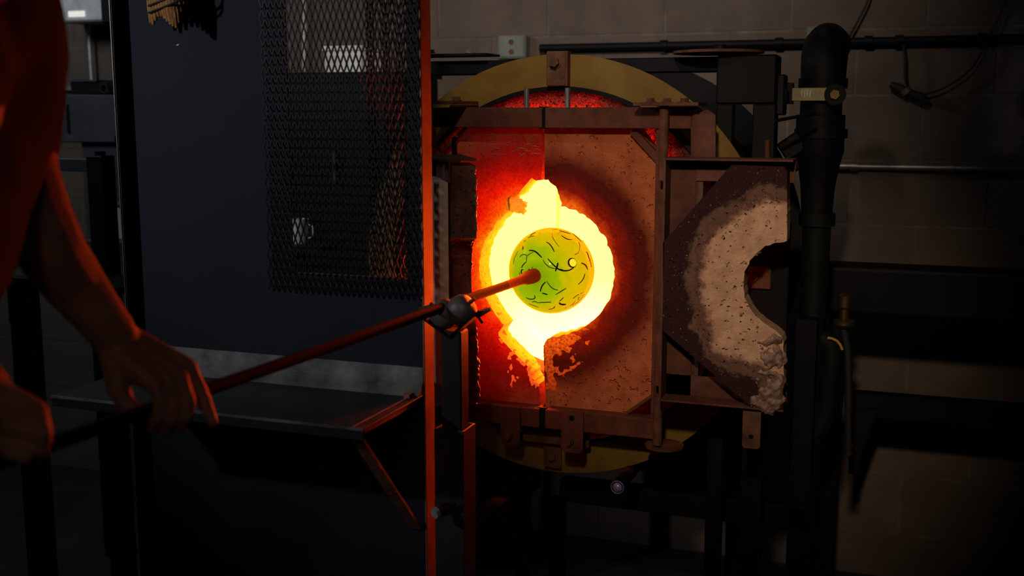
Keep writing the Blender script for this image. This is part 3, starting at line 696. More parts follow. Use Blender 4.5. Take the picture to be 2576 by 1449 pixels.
e = obj('left_edge_highlight', box(NB(), SX0-.0045, SX0-.003, SY-.032, SY-.028, .02, 2.15), M['steel'], SH, label='thin bright strip standing for the edge highlight')  # brighter strip put in as the highlight along the left edge
# expanded metal
_a = P(925,400,2.01); _b = P(1052,400,2.17)
def emesh(name, fmap, u0, u1, z0, z1, pu, pz, wr, parent):
    """diamond lattice in (u,z); fmap maps (u,z) to world"""
    bm = NB(); nu = int(round((u1-u0)/pu)); nz_ = int(round((z1-z0)/(pz/2)))
    def strand(p, q):
        a, b = fmap(*p), fmap(*q)
        bar(bm, a, b, wr[0], wr[1], wr[2])
    for j in range(nz_):
        for i in range(nu+1):
            u = u0+i*pu; za = z0+j*pz/2; zb_ = za+pz/2
            if j % 2 == 0:
                if i < nu: strand((u, za), (u+pu/2, zb_)); strand((u+pu, za), (u+pu/2, zb_))
            else:
                if i < nu: strand((u+pu/2, za), (u, zb_)); strand((u+pu/2, za), (u+pu, zb_))
    o = obj(name, bm, M['mesh'], parent, recalc=False); o['kind'] = 'stuff'; return o
m1 = emesh('mesh_panel', lambda u, z_: Vector((u, SY-.008, z_)), -1.268, -.918, 1.131, 2.08, .0135, .037, (.0030, .0022, (1,0,0)), SH)
m1['label'] = 'expanded metal mesh over the window'
emesh('mesh_side', lambda u, z_: Vector((_a.x+(_b.x-_a.x)*(u-2.01)/.16, u, z_)), 2.012, 2.17, 1.17, 2.08, .0135, .037, (.0030, .0022, (0,1,0)), SH)
# tray
tz = .935
bm = NB(); box(bm, -1.62, SX1+.002, 1.735, SY, tz-.003, tz)
box(bm, -1.62, SX1+.002, 1.733, 1.736, tz-.022, tz)
tr = obj('tray', bm, M['shelf_dark'], SH, bevel=.001)
obj('backsplash', prism(NB(), [Vector((SX0,SY-.002,.99)), Vector((SX0,SY-.004,.958)), Vector((SX0,SY-.028,tz+.003)), Vector((SX0,SY-.028,tz)), Vector((SX0,SY,tz)), Vector((SX0,SY,.99))], (SX1-SX0,0,0)), M['shelf'], tr, label='galvanised bent backsplash')
obj('front_lip', box(NB(), -1.62, SX1+.002, 1.731, 1.7335, tz-.004, tz+.001), M['shelf'], tr)
xe = P(880,1075,1.735).x
# end rail of the tray (lit orange) and brace
rail_a, rail_b = PZ(884,1078,tz), PZ(1058,996,tz)
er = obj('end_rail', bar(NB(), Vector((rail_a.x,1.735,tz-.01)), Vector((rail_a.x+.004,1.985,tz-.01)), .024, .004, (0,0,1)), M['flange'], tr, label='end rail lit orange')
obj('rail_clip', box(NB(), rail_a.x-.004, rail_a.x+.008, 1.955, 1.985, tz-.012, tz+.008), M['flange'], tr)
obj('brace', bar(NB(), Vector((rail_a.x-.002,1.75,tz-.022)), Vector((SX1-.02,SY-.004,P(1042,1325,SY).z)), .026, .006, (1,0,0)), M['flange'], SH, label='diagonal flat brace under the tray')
for x in (-1.58, -.95): obj('foot', box(NB(), x-.02, x+.02, 1.75, 2.2, 0, .03), M['black'], SH)
c = P(446,113,SY-.0006); obj('paint_chip', prism(NB(), [c+Vector((-.004,0,-.001)), c+Vector((0,0,.0015)), c+Vector((.005,0,.002)), c+Vector((.001,0,-.0015))], (0,.0005,0)), M['white'], SH)

# ------------------------------------------------------------------ whisk broom hanging on the shield
t = thing('whisk_broom', 'short straw whisk broom with black stitching hanging on the shield', 'broom', P(425,-60,1.96))
tips = [(380,58),(386,62),(392,52),(399,42),(407,41),(415,47),(422,54),(430,62),(437,66),(444,70),(450,58),(456,30),(463,12),(470,14),(477,18)]
for i, (x, y) in enumerate(tips):
    k = i/(len(tips)-1); yt = 1.955+.012*abs(k-.5)-.02*math.sin(k*3.1)
    top = P(405+55*k, -150, yt+.0); mid = P(375+90*k, -20, yt)
    obj('straw_bundle', tube(NB(), [top, mid, mid.lerp(P(x,y,yt),.6), P(x,y,yt)], .004, 8, [.005,.0062,.0058,.0032]), M['straw'], t)
for (y0, y1, m_, w_) in ((32, -8, 'cord', .0024), (14, -26, 'redcord', .0028)):
    pts = [P(374+ (478-374)*k/14, y0+(y1-y0)*k/14, 1.949-.02*math.sin(k/14*3.1)) for k in range(15)]
    obj('stitching', tube(NB(), pts, w_, 8), M[m_], t)
obj('handle', cyl(NB(), P(430,-140,1.955), P(440,-420,1.975), .014, n=16), M['straw'], t)
obj('hanging_loop', tube(NB(), [P(440,-415,1.975), P(432,-445,1.985), P(440,-470,1.998), P(448,-445,1.985), P(440,-415,1.975)], .002, 6), M['cord'], t)

# ------------------------------------------------------------------ pipe rest (yoke)
YY = 1.965
x0 = P(1092,1080,YY).x; x1 = P(1166,1083,YY).x; W_ = x1-x0; zs = P(1130,1082,YY).z
t = YK = thing('pipe_rest_stand', 'black square-tube stand with two-roller fork carrying the blowpipe', 'stand', ((x0+x1)/2, YY+W_/2, 0))
def sqtube(bm, x0, x1, y0, y1, z0, z1, th_):
    o_ = [(x0,y0),(x1,y0),(x1,y1),(x0,y1)]; i_ = [(x0+th_,y0+th_),(x1-th_,y0+th_),(x1-th_,y1-th_),(x0+th_,y1-th_)]
    vs = [[bm.verts.new((*p, z_)) for p in o_] + [bm.verts.new((*p, z_)) for p in i_] for z_ in (z0, z1)]
    for k in range(4):
        k2 = (k+1) % 4
        bm.faces.new((vs[0][k], vs[0][k2], vs[1][k2], vs[1][k])); bm.faces.new((vs[0][k+4], vs[1][k+4], vs[1][k2+4], vs[0][k2+4]))
        bm.faces.new((vs[1][k], vs[1][k2], vs[1][k2+4], vs[1][k+4])); bm.faces.new((vs[0][k], vs[0][k+4], vs[0][k2+4], vs[0][k2]))
    return bm
obj('sleeve', sqtube(NB(), x0, x1, YY, YY+W_, .02, zs, .004), M['flange'], YK, bevel=.0008, label='outer square sleeve').data.materials.clear()
YK.children[-1].data.materials.append(mat('black_scale_sleeve', (.05,.045,.045), .65, c2=(.03,.028,.03), bump=.2))
ins = .011; zi = P(1150,838,YY).z
obj('inner_tube', box(NB(), x0+ins, x1-ins+.002, YY+ins, YY+W_-ins, .3, zi), mat('black_scale_tube', (.02,.019,.02), .5, .2, c2=(.014,.013,.015), bump=.2), YK, bevel=.003)
obj('base_plate', box(NB(), x0+.004, x1+.25, YY-.2, YY+W_+.2, 0, .02), M['black'], YK)
c = P(1102,1287,YY-.03); c2_ = P(1135,1268,YY)
sb = obj('clamp_screw', cyl(NB(), c, c2_, .0085, n=16), M['rust'], YK)
hexbolt('screw_head', c, (c-c2_), .0125, mat('zinc_bolt', (.6,.62,.58), .45, .2, bump=0), sb, washer=False, h=.3, label='bright hexagonal screw head')
# fork
vb = P(1135,848,YY+.02); vl = P(1068,800,YY+.02); vr = P(1213,782,YY+.02)
for q in (vb, vl, vr): q.y = YY+.028
bm = NB(); dl = (vb-vl).normalized(); dr = (vr-vb).normalized()
prism(bm, [vl+Vector((0,-.022,0)), vl+Vector((.002,-.022,.004)), vb+Vector((0,-.022,.005)), vr+Vector((-.002,-.022,.004)), vr+Vector((0,-.022,0)), vb+Vector((0,-.022,-.001))], (0,.044,0))
obj('fork', bm, M['black'], YK, bevel=.001, label='V-shaped angle fork')
prof = []
for (px, py, dx) in ((1110,792,-1), (1171,792,1)):
    c = P(px, py, YY+.02); c.y = YY+.024
    axis = Vector((.80*1, .1, .60*dx)) if False else Vector((.86, 0, -.5*dx))
    axis = Vector((dl.x,0,dl.z)) if dx < 0 else Vector((dr.x,0,dr.z))
    nrm = Vector((-axis.z, 0, axis.x))
    c = (vl.lerp(vb, .5) if dx < 0 else vb.lerp(vr, .52)) + nrm*.029; 
    pr = [(-.030,.010),(-.028,.020),(-.020,.027),(-.004,.030),(.010,.027),(.022,.018),(.026,.008)]
    if dx > 0: pr = [(-h, r_) for h, r_ in pr][::-1]
    ro = obj('roller', lathe(NB(), pr, c, axis, 28), M['roller'], YK, label='rounded steel roller')
    obj('axle', cyl(NB(), c-axis*.04, c+axis*.042, .004, n=12), M['rust2'], ro)
obj('stop_pin', cyl(NB(), P(1200,797,YY+.03), P(1233,777,YY+.03), .004, n=12), M['rust2'], YK)
obj('cotter', cyl(NB(), P(1205,800,YY+.03), P(1214,813,YY+.03), .003, n=10), M['black'], YK)
obj('stop_pin', cyl(NB(), P(1056,777,YY+.03), P(1092,768,YY+.03), .0035, n=12), M['rust2'], YK)

# ------------------------------------------------------------------ blowpipe and glass
PA = P(1345,693,2.43); PB = Q(430,1012,1.5); pd = (PB-PA).normalized()
t = BP = thing('blowpipe', 'long slim steel blowpipe running from the hand to the glass', 'blowpipe', PB)
obj('tube', cyl(NB(), PA+pd*.03, PA+pd*1.52, .0098, n=24), M['pipe'], BP)
hotpipe = mat('heated_pipe_end', (.07,.022,.012), .7, 0, c2=(.03,.01,.006), scale=60, bump=.4, spec=.15)
_nt = hotpipe.node_tree; _b = _nt.nodes['Principled BSDF']; _b.inputs['Emission Color'].default_value = (1,.03,.0,1); _b.inputs['Emission Strength'].default_value = .12
obj('pipe_head', lathe(NB(), [(-.004,.0),(-.004,.014),(.0,.0165),(.02,.017),(.045,.0150),(.075,.0105),(.16,.0100)], PA, pd, 28), hotpipe, BP, label='flared dull red-hot pipe head')

BC = P(1387.5,680.5,2.53); BR = .1035
def glass_mat():
    m, nt, b = NT('green_hot_glass'); L = nt.links.new; nt.nodes.remove(b)
    geo = N(nt, 'ShaderNodeNewGeometry')
    d = N(nt, 'ShaderNodeVectorMath', operation='DISTANCE'); d.inputs[1].default_value = tuple(PA); L(geo.outputs['Position'], d.inputs[0])
    nz = N(nt, 'ShaderNodeTexNoise', Scale=12.0, Detail=4.0, Roughness=.6, Distortion=1.2); L(geo.outputs['Position'], nz.inputs['Vector'])
    ma = N(nt, 'ShaderNodeMath', operation='MULTIPLY_ADD'); ma.inputs[1].default_value = .1; L(nz.outputs['Fac'], ma.inputs[0]); L(d.outputs['Value'], ma.inputs[2])
    cr = N(nt, 'ShaderNodeValToRGB'); e = cr.color_ramp.elements
    e[0].position = .06; e[0].color = (0.049,0.378,0.160,1); e[1].position = .30; e[1].color = (0.168,0.468,0.035,1)
    x = e.new(.11); x.color = (0.074,0.504,0.170,1); x = e.new(.145); x.color = (0.152,0.513,0.070,1); x = e.new(.20); x.color = (0.168,0.441,0.035,1)
    L(ma.outputs[0], cr.inputs['Fac'])
    tr_ = N(nt, 'ShaderNodeBsdfTranslucent'); L(cr.outputs[0], tr_.inputs['Color'])
    gl = N(nt, 'ShaderNodeBsdfGlossy', Roughness=.08); gl.inputs['Color'].default_value = (.35,.35,.35,1)
    fr = N(nt, 'ShaderNodeLayerWeight', Blend=.12)
    pw = N(nt, 'ShaderNodeMath', operation='POWER'); pw.inputs[1].default_value = 2.2; L(fr.outputs['Facing'], pw.inputs[0])
    ad = N(nt, 'ShaderNodeMath', operation='MULTIPLY_ADD'); ad.inputs[1].default_value = .25; ad.inputs[2].default_value = .015; L(pw.outputs[0], ad.inputs[0])
    mx = N(nt, 'ShaderNodeMixShader'); L(ad.outputs[0], mx.inputs[0]); L(tr_.outputs[0], mx.inputs[1]); L(gl.outputs[0], mx.inputs[2])
    L(mx.outputs[0], nt.nodes['Material Output'].inputs[0]); return m
GB = thing('glass_globe', 'green glass globe with dark squiggles glowing in the furnace mouth', 'glass globe', BC-Vector((0,0,BR)))
bm = NB(); bmesh.ops.create_uvsphere(bm, u_segments=64, v_segments=40, radius=BR)
for v in bm.verts: v.co += BC
for f in bm.faces: f.smooth = True
obj('globe', bm, glass_mat(), GB)
def onball(px, py, k=1.004):
    d = ray(px, py).normalized(); oc = CAM-BC; r = BR*k
    b_ = oc.dot(d); disc = b_*b_-(oc.dot(oc)-r*r)
    if disc < 0: disc = 0
    return CAM + d*(-b_-math.sqrt(disc))
S = [  # strokes in a zoomed frame (x, y) plus width
 ([(505,447),(560,445),(610,470),(650,510),(685,545)],7),([(750,328),(790,350),(830,400),(860,465)],5),([(820,160),(825,230),(860,310),(930,395)],3),
 ([(820,165),(850,150),(900,150)],2.5),([(905,212),(925,195),(960,190)],3.5),([(960,235),(1000,265),(1050,290),(1100,292),(1120,275)],5),([(1120,292),(1135,268),(1165,268)],4),
 ([(1205,330),(1225,390),(1215,450),(1190,490),(1145,503)],4),([(415,375),(425,400),(415,437)],5),([(375,540),(400,510),(440,498),(470,515),(480,530)],4),
 ([(478,525),(520,490),(570,468)],3),([(475,525),(472,560),(470,600)],3.5),([(470,602),(425,645),(400,690)],5),([(425,715),(398,720),(395,755),(410,780)],6),
 ([(365,750),(380,775),(375,800)],3),([(490,725),(510,708)],4),([(548,697),(555,676)],4),
 ([(700,575),(730,630),(780,675),(850,700),(985,712)],4),([(770,560),(810,610),(870,670),(920,710),(980,732),(1050,730),(1100,712),(1135,682)],6.5),([(910,618),(905,660),(875,740)],8),
 ([(1240,622),(1280,635),(1310,665),(1330,715)],7.5),([(1292,772),(1275,830),(1240,885),(1195,923)],4.5),([(740,887),(700,925),(675,975),(663,1025)],6),([(755,875),(790,935),(850,990),(915,1003)],4),
 ([(880,1065),(940,1030),(985,1000),(1028,977)],4.5),([(690,1045),(730,1055),(768,1066)],6),([(465,1105),(500,1125),(540,1132),(575,1125),(595,1105),(580,1075)],5),
 ([(550,1170),(575,1160),(605,1165),(630,1182)],4),([(630,1180),(720,1174),(818,1172)],4.5),([(992,1105),(960,1135),(930,1160)],4),([(930,1180),(950,1203),(1020,1203)],9),
 ([(780,1270),(830,1268),(860,1250),(868,1228)],5),([(1120,1122),(1165,1085),(1210,1060)],3.5),([(1225,1055),(1255,1040),(1290,1036)],3.5),([(1190,1150),(1200,1120),(1210,1098)],3),
 ([(1075,1235),(1120,1200),(1155,1160)],3.5),([(1110,1225),(1180,1180),(1240,1120),(1285,1055)],3),([(1010,1260),(1030,1250)],4),([(500,1190),(560,1215),(645,1245)],3),
 ([(430,320),(460,308)],3),([(490,270),(530,250),(575,243)],3.5),([(520,240),(560,210),(600,195)],3.5),([(650,178),(645,190),(662,203)],4),([(290,580),(320,520),(352,455)],2.5),([(285,640),(300,570)],2.5),
 ([(1310,460),(1335,500),(1345,545),(1360,570)],6),([(1350,580),(1375,620),(1380,680)],4),([(1350,560),(1372,590)],4),([(1120,208),(1180,260),(1240,320)],5),([(930,168),(1010,190),(1090,215)],4)]
for pts, wd in S:
    q = [(1240+x/5.573, 550+y/5.573) for x, y in pts]
    v = [Vector((a, b, 0)) for a, b in q]
    for _ in range(2):
        n_ = [v[0]]
        for a, b in zip(v, v[1:]): n_ += [a.lerp(b,.25), a.lerp(b,.75)]
        v = n_+[v[-1]]
    w3 = wd*.00027
    obj('glass_thread', tube(NB(), [onball(a.x, a.y) for a in v], w3, 6, [w3*(.55+.45*math.sin(math.pi*(i+.5)/len(v))) for i in range(len(v))]), M['thread'], GB)
rt = random.Random(11)
for k in range(16):   # threads on the far side
    d0 = Vector((rt.uniform(-1,1), rt.uniform(.3,1), rt.uniform(-1,1))).normalized(); ax = Vector((rt.uniform(-1,1), rt.uniform(-1,1), rt.uniform(-1,1))).normalized()
    pts = [BC+(Matrix.Rotation(j*.09, 3, ax) @ d0)*BR*1.004 for j in range(6)]
    obj('glass_thread', tube(NB(), pts, .0011, 6), M['thread'], GB)
# bubble cap; bright chamber light refracted there is painted as emission
def cap(px, py, rp, k, m, nm, lab, depth=.0012):
    c = onball(px, py, 1.0); nrm = (c-BC).normalized()
    return obj(nm, lathe(NB(), [(-.002,0),(-.002,rp),(depth*.4,rp*.95),(depth,rp*.5),(depth*1.1,0)], c, nrm, 28), m, GB, label=lab)
cap(1440,661,.0118,1,M['thread'],'bubble_rim','dark rim of the bubble',.0006)
bubble_glow = emit('bubble_refraction_glow', (1.6,.78,.02)); cap(1441,661,.0098,1,bubble_glow,'bubble','yellow bubble with refracted light painted as glow',.0016)

# ------------------------------------------------------------------ things at the left behind the shield
LY = 3.3
t = thing('electric_box', 'white wall box with bright label plate at the upper left', 'electric box', P(200,60,3.5))
a = P(140,56,3.5); b = P(256,-160,3.5)
obj('housing', box(NB(), a.x, b.x, 3.5, WY-.001, a.z, b.z), mat('grey_white_enamel', (.75,.76,.74), .6, bump=.1), t, bevel=.006)
a = P(172,43,3.497); b = P(212,27,3.497); obj('label_plate', box(NB(), a.x, b.x, 3.497, 3.5, a.z, b.z), emit('white_label_glow', (.75,.76,.70)), t, label='white label plate with painted-in brightness')  # plain white label; its brightness is put in as emission
t = thing('conduit', 'pale upright conduit dropping from the white box to the black crate', 'conduit', P(235,205,WY-.03))
obj('tube', cyl(NB(), P(222,62,WY-.03), P(232,215,WY-.03), .006, n=12), M['white'], t)
obj('eye', lathe(NB(), [(-.003,.007),(-.003,.011),(.003,.011),(.003,.007)], P(221,58,WY-.03), (0,1,0), 18, True), M['steel'], t)
tag(obj('dark_hood', box(NB(), *pbox(252,-150,300,62,3.45,.15)), M['black'], bevel=.01), 'black hanging box right of the white wall box', 'box')
t = thing('wall_rail', 'pale horizontal rail low on the wall beside the cabinet', 'rail', P(110,230,WY-.01))
a = P(90,228,WY-.02); b = P(300,216,WY-.02); obj('rail', box(NB(), a.x, b.x, WY-.02, WY-.001, a.z, b.z), M['box'], t)
t = thing('wall_socket', 'small pale double socket left of the dark cabinet', 'socket', P(125,275,WY-.01))
a = P(106,275,WY-.01); b = P(142,250,WY-.01); obj('face_plate', box(NB(), a.x, b.x, WY-.012, WY-.001, a.z, b.z), M['white'], t, bevel=.002)
a = P(118,266,WY-.013); b = P(128,256,WY-.013); obj('outlet', box(NB(), a.x, b.x, WY-.014, WY-.012, a.z, b.z), M['black'], t)
# cabinet with crate on top
t = thing('tool_cabinet', 'dark blue-grey steel cabinet behind the black chair frame', 'cabinet', (P(230,540,LY).x, LY+.1, 0))
a = P(145,358,LY); b = P(420,238,LY)
obj('body', box(NB(), a.x, b.x, LY, LY+.3, a.z, b.z), M['cabinet'], t, bevel=.004)
p_ = P(165,262,LY-.003); q_ = P(176,335,LY-.003); obj('slot', box(NB(), p_.x, q_.x, LY-.003, LY, q_.z, p_.z), M['black'], t)
c = P(299,350,LY-.01); obj('ring_pull', lathe(NB(), [(-.004,.011),(-.004,.017),(.004,.017),(.004,.011)], c, (0,1,0), 24, True), M['black'], t)
a2 = P(205,540,LY); b2 = P(420,362,LY)
obj('lower_body', box(NB(), a2.x, b2.x, LY+.02, LY+.3, 0, a.z), M['cabinet'], t, bevel=.003)
t2 = thing('crate', 'black crate on top of the dark cabinet', 'crate', P(250,236,LY+.1))
a = P(178,238,LY+.03); b = P(400,203,LY+.03)
obj('tub', box(NB(), a.x, b.x, LY+.03, LY+.25, a.z+.002, b.z), M['black'], t2, bevel=.003)
obj('lid', box(NB(), a.x-.004, P(245,203,LY+.03).x, LY+.025, LY+.255, b.z, b.z+.006), M['cabinet'], t2)
obj('handle', lathe(NB(), [(-.003,.014),(-.003,.018),(.003,.018),(.003,.014)], P(262,222,LY+.02), (0,1,0), 20, True), M['cord'], t2)
# chair frame
CYY = 2.7
t = thing('bench_frame', 'black square-tube bench back frame at left behind the arm', 'bench', (P(240,690,CYY).x-.2, CYY+.1, 0))
a = P(40,428,CYY); b = P(236,400,CYY); obj('top_rail', box(NB(), a.x, b.x, CYY, CYY+.03, a.z, b.z), M['cabinet'], t, bevel=.002)
a = P(219,430,CYY); b = P(238,400,CYY); obj('inner_post', box(NB(), a.x, b.x, CYY, CYY+.03, .0, b.z), M['cabinet'], t, bevel=.001)
a = P(238,690,CYY); b = P(261,392,CYY); obj('outer_post', box(NB(), a.x, b.x, CYY-.01, CYY+.05, 0, b.z), M['black'], t, bevel=.003)
obj('post_cap', cyl(NB(), ((a.x+b.x)/2, CYY+.02, b.z-.004), ((a.x+b.x)/2, CYY+.02, b.z+.012), .016, n=16), M['black'], t)
a = P(255,693,CYY); b = P(400,683,CYY); sr = obj('seat_rail', box(NB(), a.x, b.x, CYY-.2, CYY+.03, a.z-.02, a.z), M['black'], t)
obj('seat_edge', box(NB(), a.x, b.x, CYY-.203, CYY-.2, a.z-.006, a.z+.001), M['steel'], sr)
t = thing('steel_pail', 'pale pail on the dark stand between bench post and shield', 'pail', P(315,600,3.0))
bm = lathe(NB(), [(0,.045),(.11,.055),(.112,.05),(.01,.04),(.01,0)], P(330,597,3.0), (0,0,1), 24); obj('body', bm, M['pale'], t)
obj('rim', lathe(NB(), [(.108,.054),(.108,.058),(.115,.058),(.115,.054)], P(330,597,3.0), (0,0,1), 24, True), M['steel'], t)
p_ = P(330,598,3.0)
t = thing('low_stand', 'dark wooden stand under the pale pail', 'stand', (p_.x, 3.0, 0))
obj('top', box(NB(), p_.x-.12, p_.x+.25, 2.9, 3.15, p_.z-.045, p_.z-.001), mat('dark_wood', (.05,.03,.02), .7), t, bevel=.003)
for (dx, dy) in ((-.1,2.92),(.23,2.92),(-.1,3.12),(.23,3.12)): obj('leg', box(NB(), p_.x+dx-.015, p_.x+dx+.015, dy, dy+.03, 0, p_.z-.045), M['black'], t)
t = thing('side_stand', 'thin black upright at far left edge below the shirt', 'stand', (P(45,830,2.4).x, 2.4, 0))
a = P(28,850,2.4); b = P(70,700,2.4)
obj('upright', box(NB(), a.x, b.x, 2.4, 2.44, 0, b.z), M['black'], t, bevel=.001)
obj('edge_highlight', box(NB(), a.x-.001, a.x+.002, 2.397, 2.4, P(30,812,2.4).z, b.z), M['steel'], t)  # pale strip put in for the thin highlight on the upright
# seen through the mesh window
t = thing('storage_cabinet', 'black cabinet behind the mesh window of the shield', 'cabinet', (P(850,400,3.1).x, 3.25, 0))
a = P(640,1000,3.1); b = P(985,192,3.1)
obj('body', box(NB(), a.x, b.x, 3.1, 3.45, 0, b.z), M['black'], t, bevel=.004)
obj('top_panel', box(NB(), a.x-.01, b.x+.01, 3.09, 3.46, b.z, b.z+.015), M['black'], t)
for px in (720, 845): q_ = P(px,420,3.098); obj('handle', box(NB(), q_.x-.004, q_.x+.004, 3.085, 3.1, q_.z-.05, q_.z+.05), M['cabinet'], t)
t = thing('paper_box', 'bright white box on the black cabinet behind the mesh', 'box', P(862,188,3.2))
a = P(816,178,3.2); b = P(908,116,3.2); zc_ = P(985,192,3.1).z+.016
obj('carton', box(NB(), a.x, b.x, 3.2, 3.35, zc_, b.z), M['white'], t, bevel=.002)
obj('lid', box(NB(), a.x-.004, b.x+.004, 3.195, 3.355, b.z-.012, b.z+.002), M['white'], t, bevel=.001)
t = thing('conduit', 'pale conduit on the wall behind the upper left of the mesh window', 'conduit', P(765,190,WY-.02))
obj('tube', cyl(NB(), P(765,-120,WY-.02), P(765,180,WY-.02), .006, n=12), M['white'], t)
obj('coupling', cyl(NB(), P(765,60,WY-.02), P(765,85,WY-.02), .009, n=12), M['white'], t)
t = thing('enamel_mug', 'small pale mug glimpsed through the lower left mesh', 'mug', P(757,600,2.75))
bm = lathe(NB(), [(0,.022),(.07,.024),(.07,.021),(.004,.019),(.004,0)], P(757,612,2.75), (0,0,1), 22); obj('cup', bm, M['white'], t)
q_ = P(757,612,2.75); obj('handle', tube(NB(), [q_+Vector((.023,0,.055)), q_+Vector((.04,0,.05)), q_+Vector((.04,0,.02)), q_+Vector((.023,0,.015))], .003, 8), M['white'], t)
t = thing('mug_shelf', 'dark narrow stand holding the mug behind the mesh', 'stand', (q_.x, 2.75, 0))
obj('top', box(NB(), q_.x-.08, q_.x+.1, 2.68, 2.82, q_.z-.015, q_.z-.001), M['black'], t); obj('post', box(NB(), q_.x-.012, q_.x+.012, 2.74, 2.76, .02, q_.z-.015), M['black'], t)
obj('foot', box(NB(), q_.x-.1, q_.x+.1, 2.66, 2.84, 0, .02), M['black'], t)

# ------------------------------------------------------------------ the glassblower
def cap_chain(bm, pts, n=12):
    """chain of (point, radius): closed tapered tubes with round ends, overlapped for remeshing"""
    for (a, ra), (b, rb) in zip(pts, pts[1:]):
        a, b = Vector(a), Vector(b)
        if (b-a).length < 1e-4: continue
        cyl(bm, a, b, ra, rb, n=n)
        for (c, r_) in ((a, ra), (b, rb)):
            res = bmesh.ops.create_icosphere(bm, subdivisions=2, radius=r_*1.0)
            for v in res['verts']: v.co += c
def online(px):   # point of the blowpipe axis that shows at column px
    best = None
    for k in range(400):
        q = PA+pd*(k*.004); d = q-CAM; z_ = d.dot(fwd); x = CX+FPX*d.dot(rgt)/z_
        if best is None or abs(x-px) < best[0]: best = (abs(x-px), q, z_)
    return best[1], best[2]
pers = thing('person', 'person in olive shirt and black trousers at left, both hands on the blowpipe', 'person', (-1.05, .95, 0))
h1, z1_ = online(430); h2, z2_ = online(60)
bm = NB()
def D(px, py, dz): return Q(px, py, dz)
zz = z1_
elbow = D(50, 440, 1.42); wrist = D(292, 850, zz-.01)
cap_chain(bm, [(D(0,120,1.38), .055), (elbow, .048), (D(85,540,1.43), .047), (D(130,635,1.44), .044), (D(190,718,zz-.03), .040), (D(247,790,zz-.02), .034), (wrist, .031)])
# palm
K = {'i': D(472,925,zz+.015), 'm': D(452,950,zz-.005), 'r': D(425,965,zz-.02), 'p': D(392,970,zz-.035)}
for k_, r_ in (('i',.0145),('m',.0145),('r',.0135),('p',.0125)):
    w_off = {'i': D(335,860,zz+.01), 'm': D(320,872,zz), 'r': D(310,885,zz-.01), 'p': D(300,895,zz-.02)}[k_]
    cap_chain(bm, [(wrist, .026), (w_off, .021), (w_off.lerp(K[k_], .6), .0165), (K[k_], r_)])
cap_chain(bm, [(K['i'], .0125), (D(505,985,zz+.01), .0105), (D(522,1030,zz+.005), .0095), (D(536,1063,zz), .0078)])
cap_chain(bm, [(K['m'], .0120), (D(474,1008,zz-.028), .0105), (D(470,1048,zz-.030), .0095), (D(452,1078,zz-.015), .008)])
cap_chain(bm, [(K['r'], .0115), (D(440,1012,zz-.036), .0100), (D(434,1055,zz-.036), .0092), (D(418,1083,zz-.02), .008)])
cap_chain(bm, [(K['p'], .0105), (D(404,1010,zz-.044), .0092), (D(396,1052,zz-.042), .0085), (D(382,1080,zz-.025), .0072)])
cap_chain(bm, [(wrist, .027), (D(296,915,zz-.02), .021), (D(298,975,zz-.028), .0165), (D(318,1020,zz-.03), .0125), (D(350,1032,zz-.034), .0105), (D(370,1040,zz-.035), .0085)])
# rear hand and forearm
zr = z2_
w2 = D(-35, 985, zr-.01)
cap_chain(bm, [(D(-420,470,1.12), .052), (D(-330,760,1.08), .046), (D(-160,880,zr-.05), .040), (w2, .030)])
for k in range(4):
    x = 18+k*26; c0 = D(x-8, 1035, zr-.02+.004*k)
    cap_chain(bm, [(w2, .022), (c0, .0155), (D(x+10, 1070+k*6, zr-.034), .0115), (D(x+12, 1120+k*3, zr-.028), .010), (D(x-4, 1150, zr-.005), .0085)])
cap_chain(bm, [(w2, .022), (D(-5,1085,zr-.02), .016), (D(30,1135,zr-.036), .012), (D(66,1148,zr-.04), .0095)])
# trunk core, neck, head (outside the frame)
sh1 = D(-60, 60, 1.36); sh2 = D(-520, 250, 1.1)
neck = (sh1+sh2)/2+Vector((.02,0,.05)); head = neck+Vector((.07,.02,.13))
pel = Vector((-1.15, .62, .98))
cap_chain(bm, [(pel, .12), (neck.lerp(pel,.4), .12), (neck-Vector((0,0,.08)), .10), (neck, .055), (head-Vector((0,0,.03)), .06)])
cap_chain(bm, [(sh2, .06), (D(-420,470,1.12), .052)])
res = bmesh.ops.create_icosphere(bm, subdivisions=4, radius=1)
for v in res['verts']: v.co = head+Vector((v.co.x*.10, v.co.y*.078, v.co.z*.118 - .012*max(0,-v.co.z)))
blob(bm, head+Vector((.103,0,-.01)), .014, 0, 1, 2, (1.1,.8,1.6))
for s_ in (-1, 1): blob(bm, head+Vector((.0,.08*s_,-.005)), .02, 0, 1, 2, (.8,.4,1.4))
blob(bm, head+Vector((.09,0,-.062)), .018, 0, 1, 2, (.6,1.5,.5))
remeshed('body', bm, M['skin'], pers, .0036, 3)
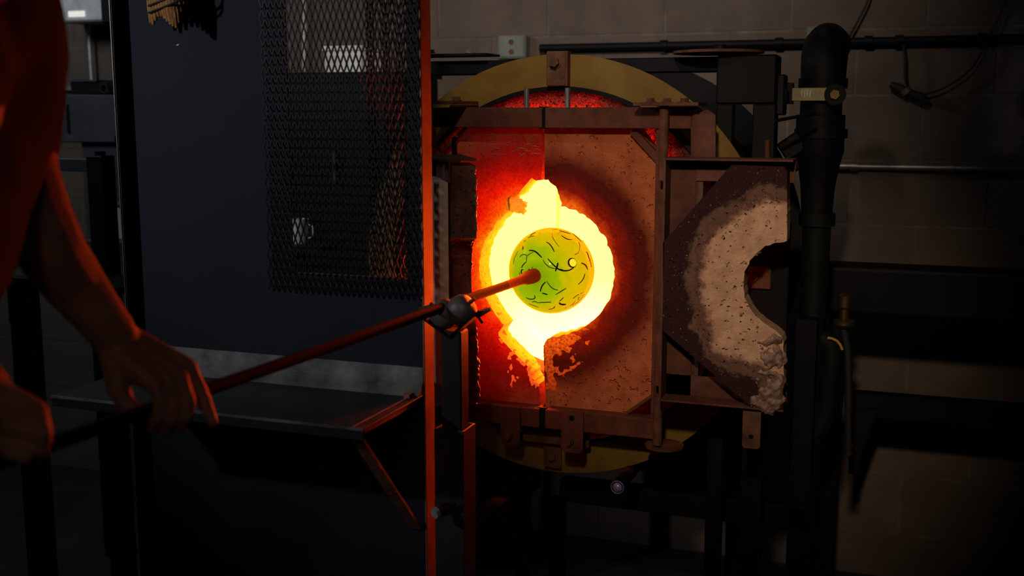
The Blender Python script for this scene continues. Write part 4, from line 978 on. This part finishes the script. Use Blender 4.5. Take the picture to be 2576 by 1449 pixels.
for s_ in (-1, 1): obj('eye', blob(NB(), head+Vector((.094,.031*s_,.012)), .011, 0, 1, 3), M['white'], pers)
bm = NB(); res = bmesh.ops.create_icosphere(bm, subdivisions=4, radius=1)
for v in res['verts']: v.co = head+Vector((-.018+v.co.x*.105, v.co.y*.088, .03+v.co.z*.105))
obj('hair', bm, M['hair'], pers)
# shirt: trunk plus loose sleeve
bm = NB()
cap_chain(bm, [(D(-140,40,1.38), .115), (D(-165,200,1.36), .125), (D(-190,400,1.34), .128), (D(-250,600,1.3), .13), (pel+Vector((.02,.02,.12)), .145)], 20)
cap_chain(bm, [(D(-10,-40,1.40), .072), (D(0,110,1.40), .080), (D(-8,250,1.40), .078), (D(-22,380,1.41), .074), (D(-45,500,1.41), .070), (D(-80,610,1.40),.066)], 20)
cap_chain(bm, [(neck-Vector((0,0,.05)), .11), (sh2, .085), (D(-430,440,1.12), .075)], 20)
cap_chain(bm, [(sh1, .09), (sh2, .09)], 20)
res = remeshed('shirt', bm, M['shirt'], pers, .012, 4)
for v in res.data.vertices:
    p = v.co+res.location; v.co += v.normal*(.008*noise.noise(Vector((p.x*9, p.y*9, p.z*3.0)))+.004*noise.noise(p*22))
# trousers and shoes
bm = NB()
hipL = pel+Vector((.05,.10,-.06)); hipR = pel+Vector((-.02,-.10,-.06))
kneeL = Vector((-.95,1.10,.50)); footL = Vector((-1.03,1.22,.09)); kneeR = Vector((-1.2,.45,.48)); footR = Vector((-1.35,.4,.09))
cap_chain(bm, [(pel+Vector((0,0,.1)), .15), (pel, .155), (hipL, .115), (kneeL, .075), (footL, .06)], 18)
cap_chain(bm, [(pel, .15), (hipR, .11), (kneeR, .075), (footR, .06)], 18)
remeshed('trousers', bm, M['trousers'], pers, .012, 3)
for f_ in (footL, footR):
    bm = NB(); cap_chain(bm, [(Vector((f_.x-.05,f_.y,.05)), .048), (Vector((f_.x+.06,f_.y+.02,.045)), .045), (Vector((f_.x+.15,f_.y+.03,.035)), .035)])
    remeshed('shoe', bm, M['black'], pers, .008, 3)
